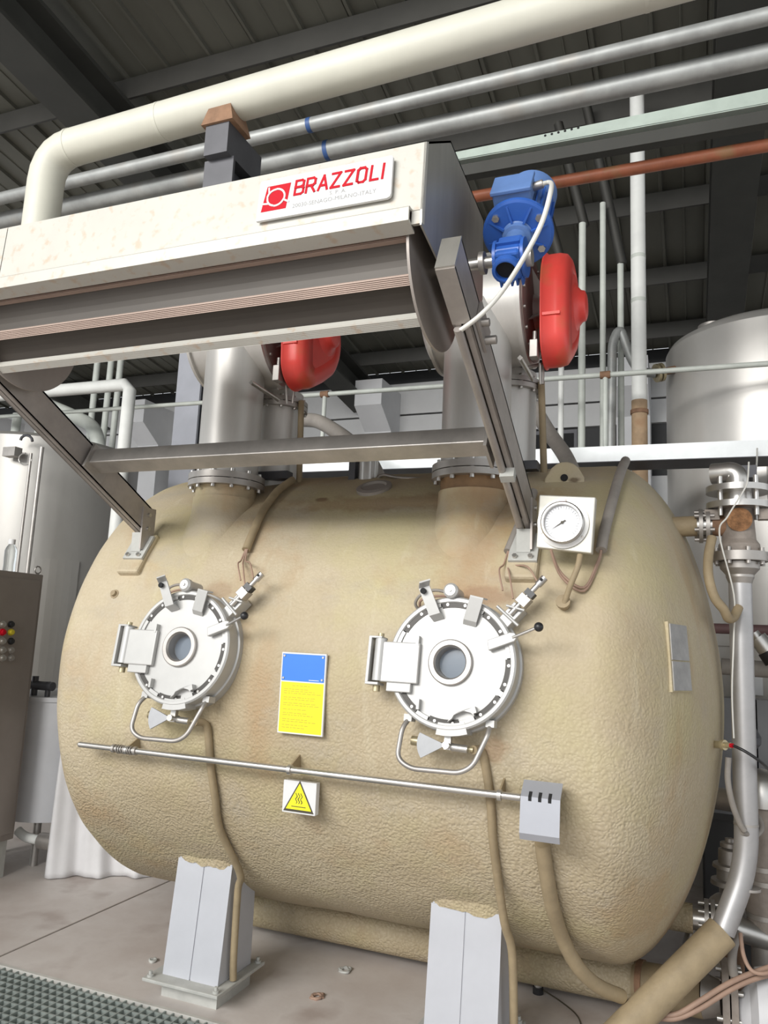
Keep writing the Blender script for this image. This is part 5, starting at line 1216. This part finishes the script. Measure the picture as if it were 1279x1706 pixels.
# dark box between
A = OY(1187, 1405, 4.6); 
tag(MB().box(A.x - .05, A.x + .28, 4.6, 4.8, 0, A.z + .12).build('machine_plinth', M_walld, bevel=.01), 'dark machine plinth behind the lower riser', 'plinth')
# vessel outlet flange (lower right)
ou = empty('outlet_nozzle', tuple(OY(1150, 1530, 3.95)), 'flanged outlet nozzle low on the right end of the vessel', 'nozzle')
zo = OY(1165, 1532, 3.95).z; xo = OY(1178, 1532, 3.95).x
MB().cyl((xo - .22, 3.95, zo), (xo - .06, 3.95, zo), .062, seg=22).build('foam_neck', MF, ou)
MB().cyl((xo - .06, 3.95, zo), (xo - .01, 3.95, zo), .045, seg=20).build('nozzle', M_steel, ou)
for dx in (-.012, .014): MB().cyl((xo + dx, 3.95, zo), (xo + dx + .018, 3.95, zo), .09, seg=28).build('flange', M_steeldull, ou, bevel=.002)
ringbolts((xo + .008, 3.95, zo), (1, 0, 0), .072, 8, .009, .045).build('flange_bolts', M_steel, ou)
MB().tube(bend([(xo + .03, 3.95, zo), (xo + .12, 3.95, zo - .01), (xo + .30, 3.98, zo - .05), (xo + .45, 4.0, zo - .04), (xo + .6, 4.0, zo + .15)], .1, 6), .05, 20).build('outlet_pipe', M_steel, ou)
MB().cyl((xo - .13, 4.1, 0), (xo - .05, 4.1, zo - .06), .035, seg=16).build('prop_pipe', M_steel, ou)
# lower header under the vessel
tag(MB().cyl((-2.25, 3.86, .142), (-.26, 3.86, .142), .101, seg=40).build('lower_header', MF), 'tan horizontal header pipe lying under the vessel between the legs', 'pipe')
lw = empty('suction_pipe', (0, 3.8, .1), 'tan pipe with rusty bolted flange at the bottom right', 'pipe')
MB().cyl((-.255, 3.83, .142), (.02, 3.78, .165), .088, seg=28).build('tan_pipe', M_hose, lw)
MB().cyl((-.24, 3.826, .142), (-.215, 3.822, .144), .096, seg=28).build('coupling', M_rust, lw)
MB().cyl((.02, 3.78, .165), (.09, 3.77, .168), .088, .065, seg=28).build('reducer', M_steeldull, lw)
for dx in (.09, .122): MB().cyl((dx, 3.77, .168), (dx + .026, 3.77, .168), .155, seg=36).build('flange', M_rb, lw, bevel=.003)
ringbolts((.118, 3.77, .168), (1, 0, 0), .128, 8, .012, .05, .2).build('flange_bolts', M_steel, lw)
pu = empty('pump', (.33, 3.72, 0), 'white round pump casing at the bottom right corner', 'pump')
MB().lathe([(.06, .15), (.10, .19), (.165, .215), (.175, .25), (.175, .40), (.12, .44), (.05, .46)], (0, 3.70, .165), (1, 0, 0), 44).build('casing', M_vat, pu)
MB().box(.24, .42, 3.60, 3.80, 0, .03).build('foot', M_rb, pu)
q = OY(1255, 1642, 3.55)
MB().tube([(.28, 3.62 + .022 * math.cos(k * .628), .335 + .028 * math.sin(k * .628)) for k in range(11)], .006, 8).build('lifting_eye', M_steel, pu)
# cables near the floor
for k, lab in ((0, 'upper one of two tan cables sagging in front of the flange'), (1, 'lower one of two tan cables sagging in front of the flange')):
    dy = 14 * k
    hose('floor_cable', [OY(1060, 1672 + dy, 3.45), OY(1090, 1686 + dy * .6, 3.42), OY(1125, 1690 + dy * .5, 3.42), OY(1165, 1668 + dy * .9, 3.45), OY(1210, 1640 + dy * .9, 3.5), OY(1250, 1622 + dy * .8, 3.55), OY(1300, 1605 + dy, 3.6)], .010, M_wire, lab, 6, 10, 'cable')
hose('wire_bundle', [OY(1233, 1555, 3.6), OY(1238, 1590, 3.55), OY(1250, 1615, 3.52), OY(1268, 1622, 3.52), OY(1290, 1618, 3.55)], .008, M_wire, 'pinkish wire looping above the pump', 6, 8, 'wire')
hose('rubber_hose', [OY(1232, 1552, 3.66), OY(1222, 1575, 3.64), OY(1219, 1600, 3.62), OY(1222, 1625, 3.62)], .018, M_greyhose, 'grey rubber hose rising behind the rusty flange', 6, 10)
# drain stub on the floor
q = OZ(896, 1655, .0)
ds = empty('floor_drain_stub', tuple(q), 'small steel stub with dark collar on the floor below the vessel', 'pipe stub')
MB().cyl((q.x, q.y, 0), (q.x, q.y, .03), .024, seg=14).build('collar', M_black, ds)
MB().cyl((q.x, q.y, .03), (q.x, q.y, .075), .019, seg=14).build('stub', M_steel, ds)
hose('thin_wire', [q + Vector((.02, 0, .02)), q + Vector((.12, -.06, .008)), q + Vector((.2, -.16, .008)), q + Vector((.24, -.3, .008))], .003, M_print, 'thin dark wire trailing across the floor from the stub', 6, 6, 'wire')
